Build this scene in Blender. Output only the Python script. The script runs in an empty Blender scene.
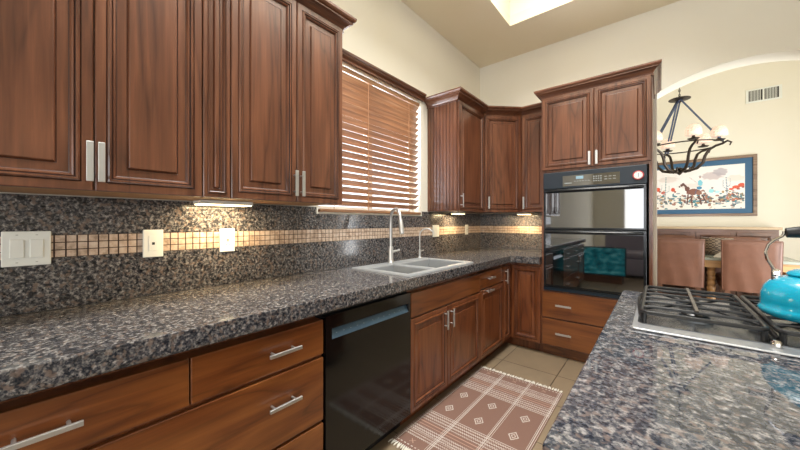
import bpy, bmesh, math, random
from math import sin, cos, pi, sqrt
from mathutils import Vector
random.seed(7)
SC = bpy.context.scene
COL = SC.collection

# ------------------------------------------------------------------ camera
CX, CY, CZ = 1.766, 0.0, 1.245
cam = bpy.data.cameras.new('camera'); co = bpy.data.objects.new('camera', cam); COL.objects.link(co)
co.location = (CX, CY, CZ); co.rotation_euler = (pi/2, 0, math.radians(39.75))
cam.sensor_fit = 'HORIZONTAL'; cam.sensor_width = 36.0; cam.lens = 36.0*311.66/800
cam.shift_y = -3.1/800; cam.clip_start = 0.02; cam.clip_end = 200
SC.camera = co

# ------------------------------------------------------------------ view, world, lights
SC.view_settings.view_transform = 'Standard'; SC.view_settings.look = 'None'
SC.view_settings.gamma = 1; SC.view_settings.exposure = 0.28; SC.view_settings.use_curve_mapping = False
W = bpy.data.worlds.new('sky'); SC.world = W; W.use_nodes = True
bg = W.node_tree.nodes['Background']; bg.inputs[0].default_value = (0.86, 0.92, 1.0, 1); bg.inputs[1].default_value = 1.8

def area(name, loc, rot, sx, sy, power, col=(1, 1, 1), spread=pi):
    l = bpy.data.lights.new(name, 'AREA'); l.shape = 'RECTANGLE'; l.size = sx; l.size_y = sy
    l.energy = power; l.color = col; l.spread = spread
    o = bpy.data.objects.new(name, l); o.location = loc; o.rotation_euler = rot; COL.objects.link(o); return o
area('skylight_daylight', (1.25, 1.35, 4.06), (0, 0, 0), 1.1, 2.3, 95, (1.0, 0.99, 0.96), 2.2)
area('rear_window_daylight', (2.6, -6.4, 1.55), (pi/2, 0, 0), 3.4, 2.0, 88, (0.97, 0.98, 1.0))
area('patio_window_daylight', (5.85, -4.1, 1.3), (0, pi/2, 0), 2.3, 4.0, 80, (0.97, 0.98, 1.0))
area('kitchen_window_daylight', (-0.35, 1.8, 1.95), (0, -pi/2, 0), 1.0, 1.1, 42, (0.85, 0.92, 1.0))
area('dining_window_daylight', (4.12, 4.6, 1.1), (0, math.radians(100), 0), 1.9, 1.2, 98, (0.95, 0.98, 1.0))

# ------------------------------------------------------------------ node materials
def lin(h):
    if isinstance(h, str):
        h = [int(h[i:i+2], 16)/255 for i in (0, 2, 4)]
    return tuple((c/12.92 if c <= 0.04045 else ((c+0.055)/1.055)**2.4) for c in h) + (1.0,)

class Mat:
    def __init__(s, name):
        s.m = bpy.data.materials.new(name); s.m.use_nodes = True
        s.t = s.m.node_tree; s.n = s.t.nodes; s.b = s.n['Principled BSDF']
    def node(s, typ, **kw):
        x = s.n.new(typ)
        for k, v in kw.items():
            if k[0] == 'i': x.inputs[int(k[1:])].default_value = v
            else: setattr(x, k, v)
        return x
    def ln(s, a, b): s.t.links.new(a, b)
    def set(s, **kw):
        for k, v in kw.items():
            s.b.inputs[k.replace('_', ' ')].default_value = v
        return s
def ramp(M, fac, stops, mode='LINEAR'):
    r = M.node('ShaderNodeValToRGB'); r.color_ramp.interpolation = mode
    e = r.color_ramp.elements
    while len(e) < len(stops): e.new(0.5)
    for q, (p, c) in zip(e, stops): q.position = p; q.color = lin(c) if isinstance(c, str) else c
    M.ln(fac, r.inputs[0]); return r.outputs[0]
def coords(M, scale=(1, 1, 1), rnd=False):
    tc = M.node('ShaderNodeTexCoord'); mp = M.node('ShaderNodeMapping'); mp.inputs['Scale'].default_value = scale
    if rnd:
        oi = M.node('ShaderNodeObjectInfo'); mul = M.node('ShaderNodeVectorMath', operation='ADD')
        sc = M.node('ShaderNodeMath', operation='MULTIPLY', i1=7.3); M.ln(oi.outputs['Random'], sc.inputs[0])
        M.ln(tc.outputs['Object'], mul.inputs[0]); M.ln(sc.outputs[0], mul.inputs[1]); M.ln(mul.outputs[0], mp.inputs[0])
    else: M.ln(tc.outputs['Object'], mp.inputs[0])
    return mp.outputs[0]
def noise(M, vec, scale, detail=3, rough=0.5, dist=0.0):
    x = M.node('ShaderNodeTexNoise'); x.inputs['Scale'].default_value = scale; x.inputs['Detail'].default_value = detail
    x.inputs['Roughness'].default_value = rough; x.inputs['Distortion'].default_value = dist
    M.ln(vec, x.inputs['Vector']); return x
def mix(M, fac, a, b, blend='MIX'):
    x = M.node('ShaderNodeMix', data_type='RGBA', blend_type=blend)
    if isinstance(fac, (int, float)): x.inputs[0].default_value = fac
    else: M.ln(fac, x.inputs[0])
    for i, v in ((6, a), (7, b)):
        if isinstance(v, str): x.inputs[i].default_value = lin(v)
        elif isinstance(v, tuple): x.inputs[i].default_value = v
        else: M.ln(v, x.inputs[i])
    return x.outputs[2]
def bump(M, h, strength=0.2, dist=0.01):
    x = M.node('ShaderNodeBump'); x.inputs['Strength'].default_value = strength; x.inputs['Distance'].default_value = dist
    M.ln(h, x.inputs['Height']); M.ln(x.outputs[0], M.b.inputs['Normal'])

def plain(name, col, rough=0.5, metal=0.0, vary=0.06, scale=20, bumpy=0.0, **kw):
    M = Mat(name); v = coords(M); nz = noise(M, v, scale, 3)
    c = lin(col) if isinstance(col, str) else col
    d = tuple(max(0, x*(1-vary*2)) for x in c[:3]) + (1,)
    M.ln(mix(M, nz.outputs[0], d, tuple(min(1, x*(1+vary)) for x in c[:3]) + (1,)), M.b.inputs['Base Color'])
    M.set(Roughness=rough, Metallic=metal, **kw)
    if bumpy: bump(M, nz.outputs[0], bumpy, 0.01)
    return M.m

def wood(name, dark, mid, light, axis, rough=0.32, k=1.0, bs=0.04):
    """cherry: long fine streaks plus broad cathedral figure along the given axis"""
    M = Mat(name)
    s1 = [26*k]*3; s1[axis] = 1.3*k
    s2 = [5.0*k]*3; s2[axis] = 0.75*k
    a = noise(M, coords(M, s1, True), 2.2, 5, 0.6, 0.3)
    v2 = coords(M, s2, True)
    bnz = noise(M, v2, 1.3, 2, 0.5, 0.6)
    mul = M.node('ShaderNodeMath', operation='MULTIPLY', i1=9.0); M.ln(bnz.outputs[0], mul.inputs[0])
    fr = M.node('ShaderNodeMath', operation='PINGPONG', i1=1.0); M.ln(mul.outputs[0], fr.inputs[0])
    c1 = ramp(M, a.outputs[0], [(0.24, dark), (0.5, mid), (0.78, light)])
    c2 = ramp(M, fr.outputs[0], [(0.0, dark), (0.14, mid), (0.9, light)])
    c = mix(M, 0.45, c1, c2)
    big = noise(M, coords(M, (1, 1, 1), True), 2.5, 2)
    c = mix(M, big.outputs[0], c, mix(M, 0.2, c, dark))
    M.ln(c, M.b.inputs['Base Color']); M.set(Roughness=rough)
    M.b.inputs['Coat Weight'].default_value = 0.45; M.b.inputs['Coat Roughness'].default_value = 0.14
    bump(M, a.outputs[0], bs, 0.01)
    return M.m

def granite(name, rough=0.12, cool=0.0, k=1.0):
    M = Mat(name); v = coords(M)
    n1 = noise(M, v, 62*k, 3, 0.62)
    vo = M.node('ShaderNodeTexVoronoi'); vo.inputs['Scale'].default_value = 150*k; M.ln(v, vo.inputs['Vector'])
    n3 = noise(M, v, 34*k, 3, 0.6, 0.4)
    tan = noise(M, v, 45*k, 2, 0.5, 0.2)
    base = ramp(M, n1.outputs[0], [(0.39, '090b10'), (0.46, '25282f'), (0.51, '4c4c51'), (0.57, '77746f'), (0.67, 'b2adaa')])
    cell = ramp(M, vo.outputs['Color'], [(0.0, '0e1015'), (0.3, '313238'), (0.6, '605d5d'), (1.0, 'a5a09d')])
    c = mix(M, 0.38, base, cell)
    blot = ramp(M, n3.outputs[0], [(0.40, (1, 1, 1, 1)), (0.46, (0, 0, 0, 1))])
    c = mix(M, mix(M, 0.75, (0, 0, 0, 1), blot), c, '14161b')
    tn = ramp(M, tan.outputs[0], [(0.55, (0, 0, 0, 1)), (0.66, (0.7, 0.7, 0.7, 1))])
    c = mix(M, tn, c, '78675c')
    if cool: c = mix(M, cool, c, '3c4a5c')
    M.ln(c, M.b.inputs['Base Color']); M.set(Roughness=rough)
    return M.m

CH = ('371d12', '5e3724', '825238')
WV = wood('cherry_wood_upright', *CH, 2); WX = wood('cherry_wood_across', *CH, 0); WY = wood('cherry_wood_lengthwise', *CH, 1)
CL = ('3c1f0d', '6b3919', '92592a')
DX = wood('cherry_drawer_across', *CL, 0, 0.3, 0.8); DY = wood('cherry_drawer_lengthwise', *CL, 1, 0.3, 0.8); DV = wood('cherry_base_upright', '3c1e0f', '6a381d', '8c5431', 2, 0.3)
GLZ = plain('dark_glaze', '2a130b', 0.45)
GAP = plain('dark_gap', '1d0f0a', 0.8)
MAPLE = plain('maple_underside', 'b98d62', 0.6)
GRAN = granite('speckled_granite', 0.1, 0.08, 1.3); GRANI = granite('speckled_island_granite', 0.03, 0.22, 1.3)
GRANB = granite('speckled_backsplash_granite', 0.14, 0, 1.3)
NICK = plain('brushed_nickel', 'cfd0cf', 0.45, 1.0); CHROME = plain('chrome', 'dcdcdc', 0.08, 1.0); STEEL = plain('stainless_steel', 'c9ccd0', 0.42, 1.0)
IRON = plain('black_cast_iron', '17181a', 0.38, 0.0, 0.1, 60, 0.1); IRON2 = plain('burner_black', '0e0e10', 0.3)
BLKGLOSS = plain('black_enamel', '15191d', 0.16, 0, 0.02); BLKMAT = plain('black_plastic', '121316', 0.45)
OVENP = plain('slate_black_panel', '17232e', 0.42)
GLASS = plain('dark_oven_glass', '050607', 0.03, 0, 0.0); GLASS.node_tree.nodes['Principled BSDF'].inputs['IOR'].default_value = 2.5
DWM = plain('dishwasher_black', '08090a', 0.1, 0, 0.0)
WHITE = plain('white_plastic', 'e9ebe4', 0.4, 0, 0.01); TRIMW = plain('white_paint', 'e8e6df', 0.5, 0, 0.01)
GREYC = plain('grey_composite', '8f9294', 0.42, 0, 0.05, 200)
TEAL = plain('teal_enamel', '0d93b0', 0.16, 0, 0.02, 5); TEAL.node_tree.nodes['Principled BSDF'].inputs['Coat Weight'].default_value = 0.5
LEATHER = plain('brown_leather', '704a39', 0.45, 0, 0.16, 9, 0.35)
def wallmat(name, c1, c2):
    M = Mat(name); n = noise(M, coords(M), 3, 2); M.ln(mix(M, n.outputs[0], c1, c2), M.b.inputs['Base Color']); M.set(Roughness=0.85)
    n2 = noise(M, coords(M), 90, 2); bump(M, n2.outputs[0], 0.05, 0.003); return M.m
WALL = wallmat('cream_wall_paint', 'ebe6d8', 'e8e2d1'); CEIL = wallmat('ceiling_paint', 'f7edd4', 'f4e8cb')
def tiles():
    M = Mat('beige_stone_tile'); tc = M.node('ShaderNodeTexCoord'); mp = M.node('ShaderNodeMapping')
    mp.inputs['Location'].default_value = (-0.23, -0.05, 0); M.ln(tc.outputs['Object'], mp.inputs[0])
    b = M.node('ShaderNodeTexBrick', offset=0.0, squash=1.0)
    M.ln(mp.outputs[0], b.inputs['Vector']); b.inputs['Scale'].default_value = 1.0
    b.inputs['Mortar Size'].default_value = 0.004; b.inputs['Mortar Smooth'].default_value = 0.2
    b.inputs['Brick Width'].default_value = 0.45; b.inputs['Row Height'].default_value = 0.45
    b.inputs['Color1'].default_value = lin('84745f'); b.inputs['Color2'].default_value = lin('8c7d68'); b.inputs['Mortar'].default_value = lin('4a3c2e')
    n = noise(M, coords(M), 5, 6, 0.62, 0.5); n2 = ramp(M, n.outputs[0], [(0.3, 'a08e78'), (0.55, 'd0bfa8'), (0.75, 'e6d8c6')])
    c = mix(M, 0.5, b.outputs[0], n2, 'MULTIPLY'); c = mix(M, 0.35, c, b.outputs[0])
    M.ln(c, M.b.inputs['Base Color']); M.set(Roughness=0.42)
    inv = M.node('ShaderNodeMath', operation='SUBTRACT', i0=1.0); M.ln(b.outputs['Fac'], inv.inputs[1]); bump(M, inv.outputs[0], 0.4, 0.004)
    return M.m
TILE = tiles()
def travertine():
    M = Mat('travertine_mosaic'); n = noise(M, coords(M), 38, 4, 0.6)
    M.ln(ramp(M, n.outputs[0], [(0.32, '98826f'), (0.5, 'c2ab97'), (0.7, 'd6c7b6')]), M.b.inputs['Base Color']); M.set(Roughness=0.5); return M.m
TRAV = travertine(); GROUT = plain('brown_grout', '3e291d', 0.8)
def emis(name, col, strength):
    M = Mat(name); M.b.inputs['Base Color'].default_value = lin(col); M.b.inputs['Emission Color'].default_value = lin(col); M.b.inputs['Emission Strength'].default_value = strength; return M.m
def attr_mat(name, rough=0.8, bumpy=False):
    M = Mat(name); a = M.node('ShaderNodeAttribute', attribute_name='Col'); M.ln(a.outputs[0], M.b.inputs['Base Color']); M.set(Roughness=rough)
    if bumpy:
        n = noise(M, coords(M), 420, 2); bump(M, n.outputs[0], 0.5, 0.003)
    return M.m

# ------------------------------------------------------------------ mesh helpers
def wloc(o):
    v = Vector((0, 0, 0))
    while o: v += o.location; o = o.parent
    return v
class MB:
    def __init__(s): s.v = []; s.f = []; s.m = []
    def quad(s, pts, m=0):
        i = len(s.v); s.v += [tuple(p) for p in pts]; s.f.append(tuple(range(i, i+len(pts)))); s.m.append(m); return s
    def faces(s, vs, fs, m=0):
        i = len(s.v); s.v += [tuple(p) for p in vs]
        for f in fs: s.f.append(tuple(i+k for k in f)); s.m.append(m)
        return s
    def box(s, a, b, m=0):
        x0, y0, z0 = a; x1, y1, z1 = b
        vs = [(x, y, z) for z in (z0, z1) for y in (y0, y1) for x in (x0, x1)]
        return s.faces(vs, [(0, 2, 3, 1), (4, 5, 7, 6), (0, 1, 5, 4), (2, 6, 7, 3), (0, 4, 6, 2), (1, 3, 7, 5)], m)
    def rbox(s, a, b, r=0.005, seg=2, m=0):
        bm = bmesh.new(); bmesh.ops.create_cube(bm, size=1)
        for v in bm.verts: v.co = Vector([(a[i]+b[i])/2 + v.co[i]*(b[i]-a[i]) for i in range(3)])
        bmesh.ops.bevel(bm, geom=list(bm.edges), offset=r, segments=seg, affect='EDGES', profile=0.5)
        return s.bm(bm, m)
    def bm(s, bm, m=0):
        bm.verts.ensure_lookup_table()
        s.faces([v.co[:] for v in bm.verts], [[v.index for v in f.verts] for f in bm.faces], m); bm.free(); return s
    def prism(s, poly, z0, z1, m=0):
        n = len(poly); vs = [(x, y, z0) for x, y in poly] + [(x, y, z1) for x, y in poly]
        return s.faces(vs, [tuple(range(n))[::-1], tuple(range(n, 2*n))] + [(i, (i+1) % n, n+(i+1) % n, n+i) for i in range(n)], m)
    def tube(s, pts, r, n=8, m=0, closed=False, caps=True):
        pts = [Vector(p) for p in pts]; N = len(pts); rr = r if isinstance(r, (list, tuple)) else [r]*N
        vs = []; up = None
        for i, p in enumerate(pts):
            if closed: t = pts[(i+1) % N]-pts[i-1]
            else: t = pts[min(i+1, N-1)]-pts[max(i-1, 0)]
            t.normalize()
            if up is None:
                up = Vector((0, 0, 1)) if abs(t.z) < 0.9 else Vector((1, 0, 0))
            a = up - t*up.dot(t)
            if a.length < 1e-4: a = Vector((1, 0, 0)) - t*t.x
            a.normalize(); b = t.cross(a); up = a
            for k in range(n):
                q = 2*pi*k/n; vs.append(p + (a*cos(q)+b*sin(q))*rr[i])
        fs = []
        for i in range(N if closed else N-1):
            j = (i+1) % N
            for k in range(n): l = (k+1) % n; fs.append((i*n+k, i*n+l, j*n+l, j*n+k))
        if caps and not closed: fs += [tuple(range(n))[::-1], tuple((N-1)*n+k for k in range(n))]
        return s.faces(vs, fs, m)
    def lathe(s, prof, c=(0, 0, 0), n=32, m=0, sx=1, sy=1):
        vs = []; fs = []
        for r, z in prof:
            for k in range(n): q = 2*pi*k/n; vs.append((c[0]+r*cos(q)*sx, c[1]+r*sin(q)*sy, c[2]+z))
        for i in range(len(prof)-1):
            for k in range(n): l = (k+1) % n; fs.append((i*n+k, i*n+l, (i+1)*n+l, (i+1)*n+k))
        if prof[0][0] > 1e-6: fs.append(tuple(range(n))[::-1])
        if prof[-1][0] > 1e-6: fs.append(tuple((len(prof)-1)*n+k for k in range(n)))
        return s.faces(vs, fs, m)
    def cyl(s, a, b, r, n=16, m=0): return s.tube([a, b], r, n, m)
    def sweep(s, prof, path, m=0, closed=False, side=1):
        """prof = [(out, z)], path = [(x, y)]; out goes to the right of the path times side"""
        P = [Vector(p) for p in path]; N = len(P); vs = []; k = len(prof)
        def nrm(a, b): d = (b-a).normalized(); return Vector((d.y, -d.x))*side
        for i in range(N):
            if i == 0: nn = nrm(P[0], P[1])
            elif i == N-1: nn = nrm(P[-2], P[-1])
            else:
                a = nrm(P[i-1], P[i]); b = nrm(P[i], P[i+1]); nn = (a+b)/(1+a.dot(b))
            for o, z in prof: vs.append((P[i].x+nn.x*o, P[i].y+nn.y*o, z))
        fs = [(i*k+j, i*k+(j+1) % k, (i+1)*k+(j+1) % k, (i+1)*k+j) for i in range(N-1) for j in range(k)]
        fs += [tuple(range(k))[::-1], tuple((N-1)*k+j for j in range(k))]
        return s.faces(vs, fs, m)
    def build(s, name, mats, parent=None, bevel=0, smooth=False, seg=2, normals=True):
        me = bpy.data.meshes.new(name)
        off = wloc(parent) if parent else Vector((0, 0, 0))
        me.from_pydata([tuple(Vector(v)-off) for v in s.v], [], s.f)
        if not isinstance(mats, (list, tuple)): mats = [mats]
        for q in mats: me.materials.append(q)
        for p, mi in zip(me.polygons, s.m): p.material_index = mi
        if normals:
            bm = bmesh.new(); bm.from_mesh(me); bmesh.ops.remove_doubles(bm, verts=bm.verts, dist=1e-6)
            bmesh.ops.recalc_face_normals(bm, faces=bm.faces); bm.to_mesh(me); bm.free()
        if smooth:
            for p in me.polygons: p.use_smooth = True
            try: me.set_sharp_from_angle(angle=math.radians(38))
            except Exception: pass
        o = bpy.data.objects.new(name, me); COL.objects.link(o)
        if parent: o.parent = parent
        if bevel:
            b = o.modifiers.new('bevel', 'BEVEL'); b.width = bevel; b.segments = seg; b.limit_method = 'ANGLE'
        return o
def tag(o, label=None, cat=None, group=None, kind=None):
    if label: o['label'] = label
    if cat: o['category'] = cat
    if group: o['group'] = group
    if kind: o['kind'] = kind
    return o
def thing(name, loc, label, cat, group=None, rz=0):
    o = bpy.data.objects.new(name, None); COL.objects.link(o); o.location = loc; o.rotation_euler = (0, 0, rz); o.empty_display_size = 0.1
    return tag(o, label, cat, group)
def struct(name, mb, mats, parent=None, **k):
    o = mb.build(name, mats, parent, **k)
    if parent is None: o['kind'] = 'structure'
    return o
def kids(o): return [c for c in bpy.data.objects if c.parent == o]
def copy_tree(o, parent=None):
    ch = kids(o); c = o.copy(); COL.objects.link(c); c.parent = parent
    for q in ch: copy_tree(q, c)
    return c

# ------------------------------------------------------------------ room shell
D = 3.727; ZC = 3.214; XR = 6.0; YR = -6.5
DY1 = 7.17; DX0 = 0.3; DX1 = 4.2; DZC = 3.9; WT = 0.2
struct('floor', MB().box((0, YR, -0.1), (XR, DY1, 0)), TILE)
# left wall with the window opening
WY0, WY1, WZ0, WZ1 = 1.26, 2.435, 1.31, 2.41
m = MB(); m.box((-0.16, YR, 0), (0, WY0, ZC)).box((-0.16, WY1, 0), (0, D, ZC)).box((-0.16, WY0, 0), (0, WY1, WZ0)).box((-0.16, WY0, WZ1), (0, WY1, ZC))
struct('wall_left', m, WALL)
# back wall with the arched opening
AX0, AX1, AXC, AZ, AR = 1.75, 2.85, 2.30, 2.575, 1.08
m = MB(); m.box((-0.16, D, 0), (AX0, D+WT, DZC)); m.box((AX1, D, 0), (XR+0.1, D+WT, DZC))
NA = 32
for i in range(NA):
    xa = AX0+(AX1-AX0)*i/NA; xb = AX0+(AX1-AX0)*(i+1)/NA
    za = AZ-(xa-AXC)**2/(2*AR); zb = AZ-(xb-AXC)**2/(2*AR)
    m.quad([(xa, D, za), (xb, D, zb), (xb, D, DZC), (xa, D, DZC)]); m.quad([(xa, D+WT, za), (xa, D+WT, DZC), (xb, D+WT, DZC), (xb, D+WT, zb)])
    m.quad([(xa, D, za), (xa, D+WT, za), (xb, D+WT, zb), (xb, D, zb)])
struct('wall_back', m, WALL, normals=False)
# rear and right walls of the living side, each with a big window opening
RX0, RX1, RZ0, RZ1 = 1.0, 4.2, 0.6, 2.5
m = MB(); m.box((-0.16, YR-0.16, 0), (RX0, YR, ZC)).box((RX1, YR-0.16, 0), (XR+0.16, YR, ZC)).box((RX0, YR-0.16, 0), (RX1, YR, RZ0)).box((RX0, YR-0.16, RZ1), (RX1, YR, ZC))
struct('wall_rear', m, WALL)
PY0, PY1, PZ1 = -6.1, -2.1, 2.5
m = MB(); m.box((XR, YR, 0), (XR+0.16, PY0, ZC)).box((XR, PY1, 0), (XR+0.16, D, ZC)).box((XR, PY0, PZ1), (XR+0.16, PY1, ZC))
struct('wall_right', m, WALL)
# ceiling with the skylight well
SX0, SX1, SY0, SY1, SZ = 0.613, 1.88, 0.0, 3.115, 4.05
m = MB(); t = ZC+0.1
m.box((0, YR, ZC), (SX0, D, t)).box((SX1, YR, ZC), (XR, D, t)).box((SX0, YR, ZC), (SX1, SY0, t)).box((SX0, SY1, ZC), (SX1, D, t))
struct('ceiling', m, CEIL)
m = MB(); w = 0.04
m.box((SX0-w, SY0-w, t), (SX0, SY1+w, SZ+0.1)).box((SX1, SY0-w, t), (SX1+w, SY1+w, SZ+0.1)).box((SX0, SY0-w, t), (SX1, SY0, SZ+0.1)).box((SX0, SY1, t), (SX1, SY1+w, SZ+0.1))
m.box((SX0-w, SY0-w, SZ+0.1), (SX1+w, SY1+w, SZ+0.14))
struct('trim_1', m, WALL)
# dining room shell
struct('wall_dining_far', MB().box((DX0-0.1, DY1, 0), (DX1+0.1, DY1+0.12, DZC)), WALL)
struct('wall_dining_left', MB().box((DX0-0.1, D+WT, 0), (DX0, DY1, DZC)), WALL)
m = MB(); m.box((DX1, D+WT, 0), (DX1+0.1, 3.98, DZC)).box((DX1, 5.25, 0), (DX1+0.1, DY1, DZC)).box((DX1, 3.98, 0), (DX1+0.1, 5.25, 0.06)).box((DX1, 3.98, 2.2), (DX1+0.1, 5.25, DZC))
struct('wall_dining_right', m, WALL)
struct('ceiling_dining', MB().box((DX0-0.1, D+WT, DZC), (DX1+0.1, DY1+0.12, DZC+0.1)), CEIL)
def window(name, axis, a0, a1, z0, z1, pos, nm=2):
    r = thing(name, (0, 0, 0), 'x', 'window'); del r['label']; del r['category']; r['kind'] = 'structure'
    m = MB(); f = 0.05
    def bx(u0, u1, za, zb):
        if axis == 'x': m.box((u0, pos, za), (u1, pos+0.05, zb))
        else: m.box((pos, u0, za), (pos+0.05, u1, zb))
    bx(a0, a0+f, z0, z1); bx(a1-f, a1, z0, z1); bx(a0+f, a1-f, z0, z0+f); bx(a0+f, a1-f, z1-f, z1)
    for k in range(1, nm): c = a0+(a1-a0)*k/nm; bx(c-0.03, c+0.03, z0+f, z1-f)
    m.build('window_frame', TRIMW, r)
    return r
window('window_1', 'y', WY0, WY1, WZ0, WZ1, -0.15, 2)
window('window_2', 'x', RX0, RX1, RZ0, RZ1, YR-0.12, 3)
window('window_3', 'y', PY0, PY1, 0.0, PZ1, XR+0.04, 3)
window('window_4', 'y', 3.98, 5.25, 0.06, 2.2, DX1+0.02, 2)

# ------------------------------------------------------------------ cabinetry helpers
def frame_axes(kind):
    # kind: 'L' faces +x (width along y); 'B' faces -y (width along x); 'D' faces the camera at 45 degrees
    if kind == 'L': return Vector((0, 1, 0)), Vector((1, 0, 0))
    if kind == 'B': return Vector((1, 0, 0)), Vector((0, -1, 0))
    q = sqrt(0.5); return Vector((q, q, 0)), Vector((q, -q, 0))
def panel_door(o, kind, w, h, parent, mat, name='door', t=0.02, st=None):
    """raised panel door: outer frame, applied bead with glazed grooves, recess, raised field"""
    u, n = frame_axes(kind); o = Vector(o); z = Vector((0, 0, 1))
    s = st if st else min(0.027, w*0.15); k = min(1.0, w/0.25)
    b = 0.026*k; rc = 0.027*k
    rings = [(0, 0, 0), (0, t-0.003, 0), (0.003, t, 0), (s, t, 0), (s+0.002, t-0.003, 1), (s+0.004*k, t+0.001, 0), (s+0.008*k, t+0.0045, 0), (s+0.013*k, t+0.004, 0),
             (s+0.016*k, t-0.001, 1), (s+0.018*k, t+0.001, 0), (s+0.022*k, t+0.000, 0), (s+b, t-0.008, 0), (s+b+0.002, t-0.0095, 1),
             (s+b+rc, t-0.0085, 0), (s+b+rc+0.002, t-0.010, 1), (s+b+rc+0.006, t-0.003, 0), (s+b+rc+0.008, t-0.002, 0)]
    m = MB(); vs = []
    for i, d, g in rings:
        for a, c in ((i, i), (w-i, i), (w-i, h-i), (i, h-i)): vs.append(o+u*a+z*c+n*d)
    base = len(m.v); m.v += [tuple(q) for q in vs]
    for r in range(len(rings)-1):
        for k2 in range(4):
            l = (k2+1) % 4; m.f.append((r*4+k2, r*4+l, (r+1)*4+l, (r+1)*4+k2)); m.m.append(1 if rings[r+1][2] else 0)
    e = (len(rings)-1)*4; m.f.append((e, e+1, e+2, e+3)); m.m.append(0); m.f.append((3, 2, 1, 0)); m.m.append(0)
    return m.build(name, [mat, GLZ], parent)
def slab(o, kind, w, h, parent, mat, name='drawer', t=0.02):
    u, n = frame_axes(kind); o = Vector(o)
    p = o+u*w+Vector((0, 0, h))+n*t
    a = [min(o[i], p[i]) for i in range(3)]; b = [max(o[i], p[i]) for i in range(3)]
    return MB().rbox(a, b, 0.003, 2).build(name, mat, parent)
def pull(c, kind, length, parent, vert=True, off=0.030, wd=0.017, th=0.006):
    """square bar pull on two posts; c = point on the face, centre of the bar"""
    u, n = frame_axes(kind); c = Vector(c); z = Vector((0, 0, 1)); m = MB()
    L = z if vert else u; S = u if vert else z
    def ob(cc, l, s, d):
        vs = [cc+L*a*l/2+S*b*s/2+n*e*d/2 for a in (-1, 1) for b in (-1, 1) for e in (-1, 1)]
        m.faces(vs, [(0, 1, 3, 2), (4, 6, 7, 5), (0, 4, 5, 1), (2, 3, 7, 6), (0, 2, 6, 4), (1, 5, 7, 3)])
    ob(c+n*off, length, wd, th)
    for sgn in (-1, 1):
        a = c+L*sgn*(length*0.32); m.cyl(a, a+n*(off), 0.0045, 8)
    return m.build('handle', NICK, parent, bevel=0.0012)
UZ = 1.347; UT = 2.37; FX = 0.33
def upper_body(m, a, b): m.box(a, b, 0)

# ---- left wall run of upper cabinets
def wall_cab(y0, y1, splits, hs, label, group=None, kind='L'):
    t = thing('wall_cabinet', (0, (y0+y1)/2, UZ), label, 'cabinet', group)
    m = MB(); m.box((0.002, y0+0.001, UZ+0.004), (FX, y1-0.001, UT)); m.quad([(0.002, y0+0.001, UZ+0.002), (FX-0.02, y0+0.001, UZ+0.002), (FX-0.02, y1-0.001, UZ+0.002), (0.002, y1-0.001, UZ+0.002)], 1)
    m.build('body', [WV, MAPLE], t)
    edges = [y0]+splits+[y1]
    for i in range(len(edges)-1):
        d = panel_door((FX, edges[i]+0.002, UZ), 'L', edges[i+1]-edges[i]-0.004, UT-UZ-0.004, t, WV)
        if hs[i] is not None: pull((FX+0.02, hs[i], 1.438), 'L', 0.128, d, True)
    return t
wall_cab(-0.172, 0.458, [0.1435], [0.131, 0.158], 'nearest double-door cherry wall cabinet, cut off by the top left of the photo')
wall_cab(0.458, 0.566, [], [None], 'very narrow cherry wall cabinet without a handle between the two wide ones')
wall_cab(0.566, 1.183, [0.884], [0.866, 0.904], 'double-door cherry wall cabinet ending at the left edge of the window')
CROWN = [(-0.01, 0), (0.010, 0), (0.010, 0.009), (0.005, 0.012), (0.009, 0.022), (0.020, 0.036), (0.034, 0.046), (0.049, 0.051), (0.049, 0.060), (0.055, 0.061), (0.060, 0.066), (0.064, 0.074), (0.064, 0.086), (-0.01, 0.086)]
def crown(path, z0, label=None, parent=None, name='crown_molding', side=1, h=1.0, w=1.0):
    m = MB(); m.sweep([(o*w, z0+z*h) for o, z in CROWN], path, side=side)
    o = m.build(name, WX if label is None else WY, parent)
    if label: tag(o, label, 'crown molding')
    return o
crown([(FX+0.005, -0.172), (FX+0.005, 1.183), (0.003, 1.183)], 2.352, 'stepped cherry crown molding on top of the cabinets left of the window', name='crown_molding')

# ---- upper cabinets right of the window and in the corner
YC0 = 2.545; YD = 3.093
t = thing('wall_cabinet', (0, 2.8, UZ), 'cherry wall cabinet with a beadboard side, right of the window', 'cabinet')
m = MB(); m.box((0.002, YC0+0.008, UZ+0.003), (FX, YD-0.001, UT)); m.build('body', WV, t)
m = MB(); nb = 9; x0 = 0.002; wd = (FX-x0)/nb; poly = []
for i in range(nb):
    a = x0+i*wd
    poly += [(a, YC0+0.004), (a+0.003, YC0), (a+wd-0.006, YC0), (a+wd-0.003, YC0+0.004)]
poly += [(FX, YC0+0.004), (FX, YC0+0.0075), (x0, YC0+0.0075)]
m.prism(poly, UZ, UT)
for i in range(1, nb): a = x0+i*wd; m.box((a-0.0028, YC0+0.0036, UZ), (a+0.0002, YC0+0.0039, UT), 1)
m.build('beadboard_panel', [WV, GLZ], t)
d = panel_door((FX, YC0+0.012, UZ), 'L', YD-YC0-0.022, UT-UZ-0.004, t, WV); pull((FX+0.02, YC0+0.038, 1.445), 'L', 0.128, d, True)
YE = D-FX; XE0 = 0.634; XE1 = 0.905
t = thing('corner_wall_cabinet', (0.3, 3.45, UZ), 'cherry corner wall cabinet with one door set diagonally', 'cabinet')
m = MB(); m.prism([(0.002, YD+0.001), (FX, YD+0.001), (XE0-0.001, YE), (XE0-0.001, D-0.002), (0.002, D-0.002)], UZ+0.003, UT); m.build('body', WV, t)
L = sqrt((XE0-FX)**2+(YE-YD)**2)
q = sqrt(0.5); d = panel_door((FX+0.018*q, YD+0.018*q, UZ), 'D', L-0.036, UT-UZ-0.004, t, WV)
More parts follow.
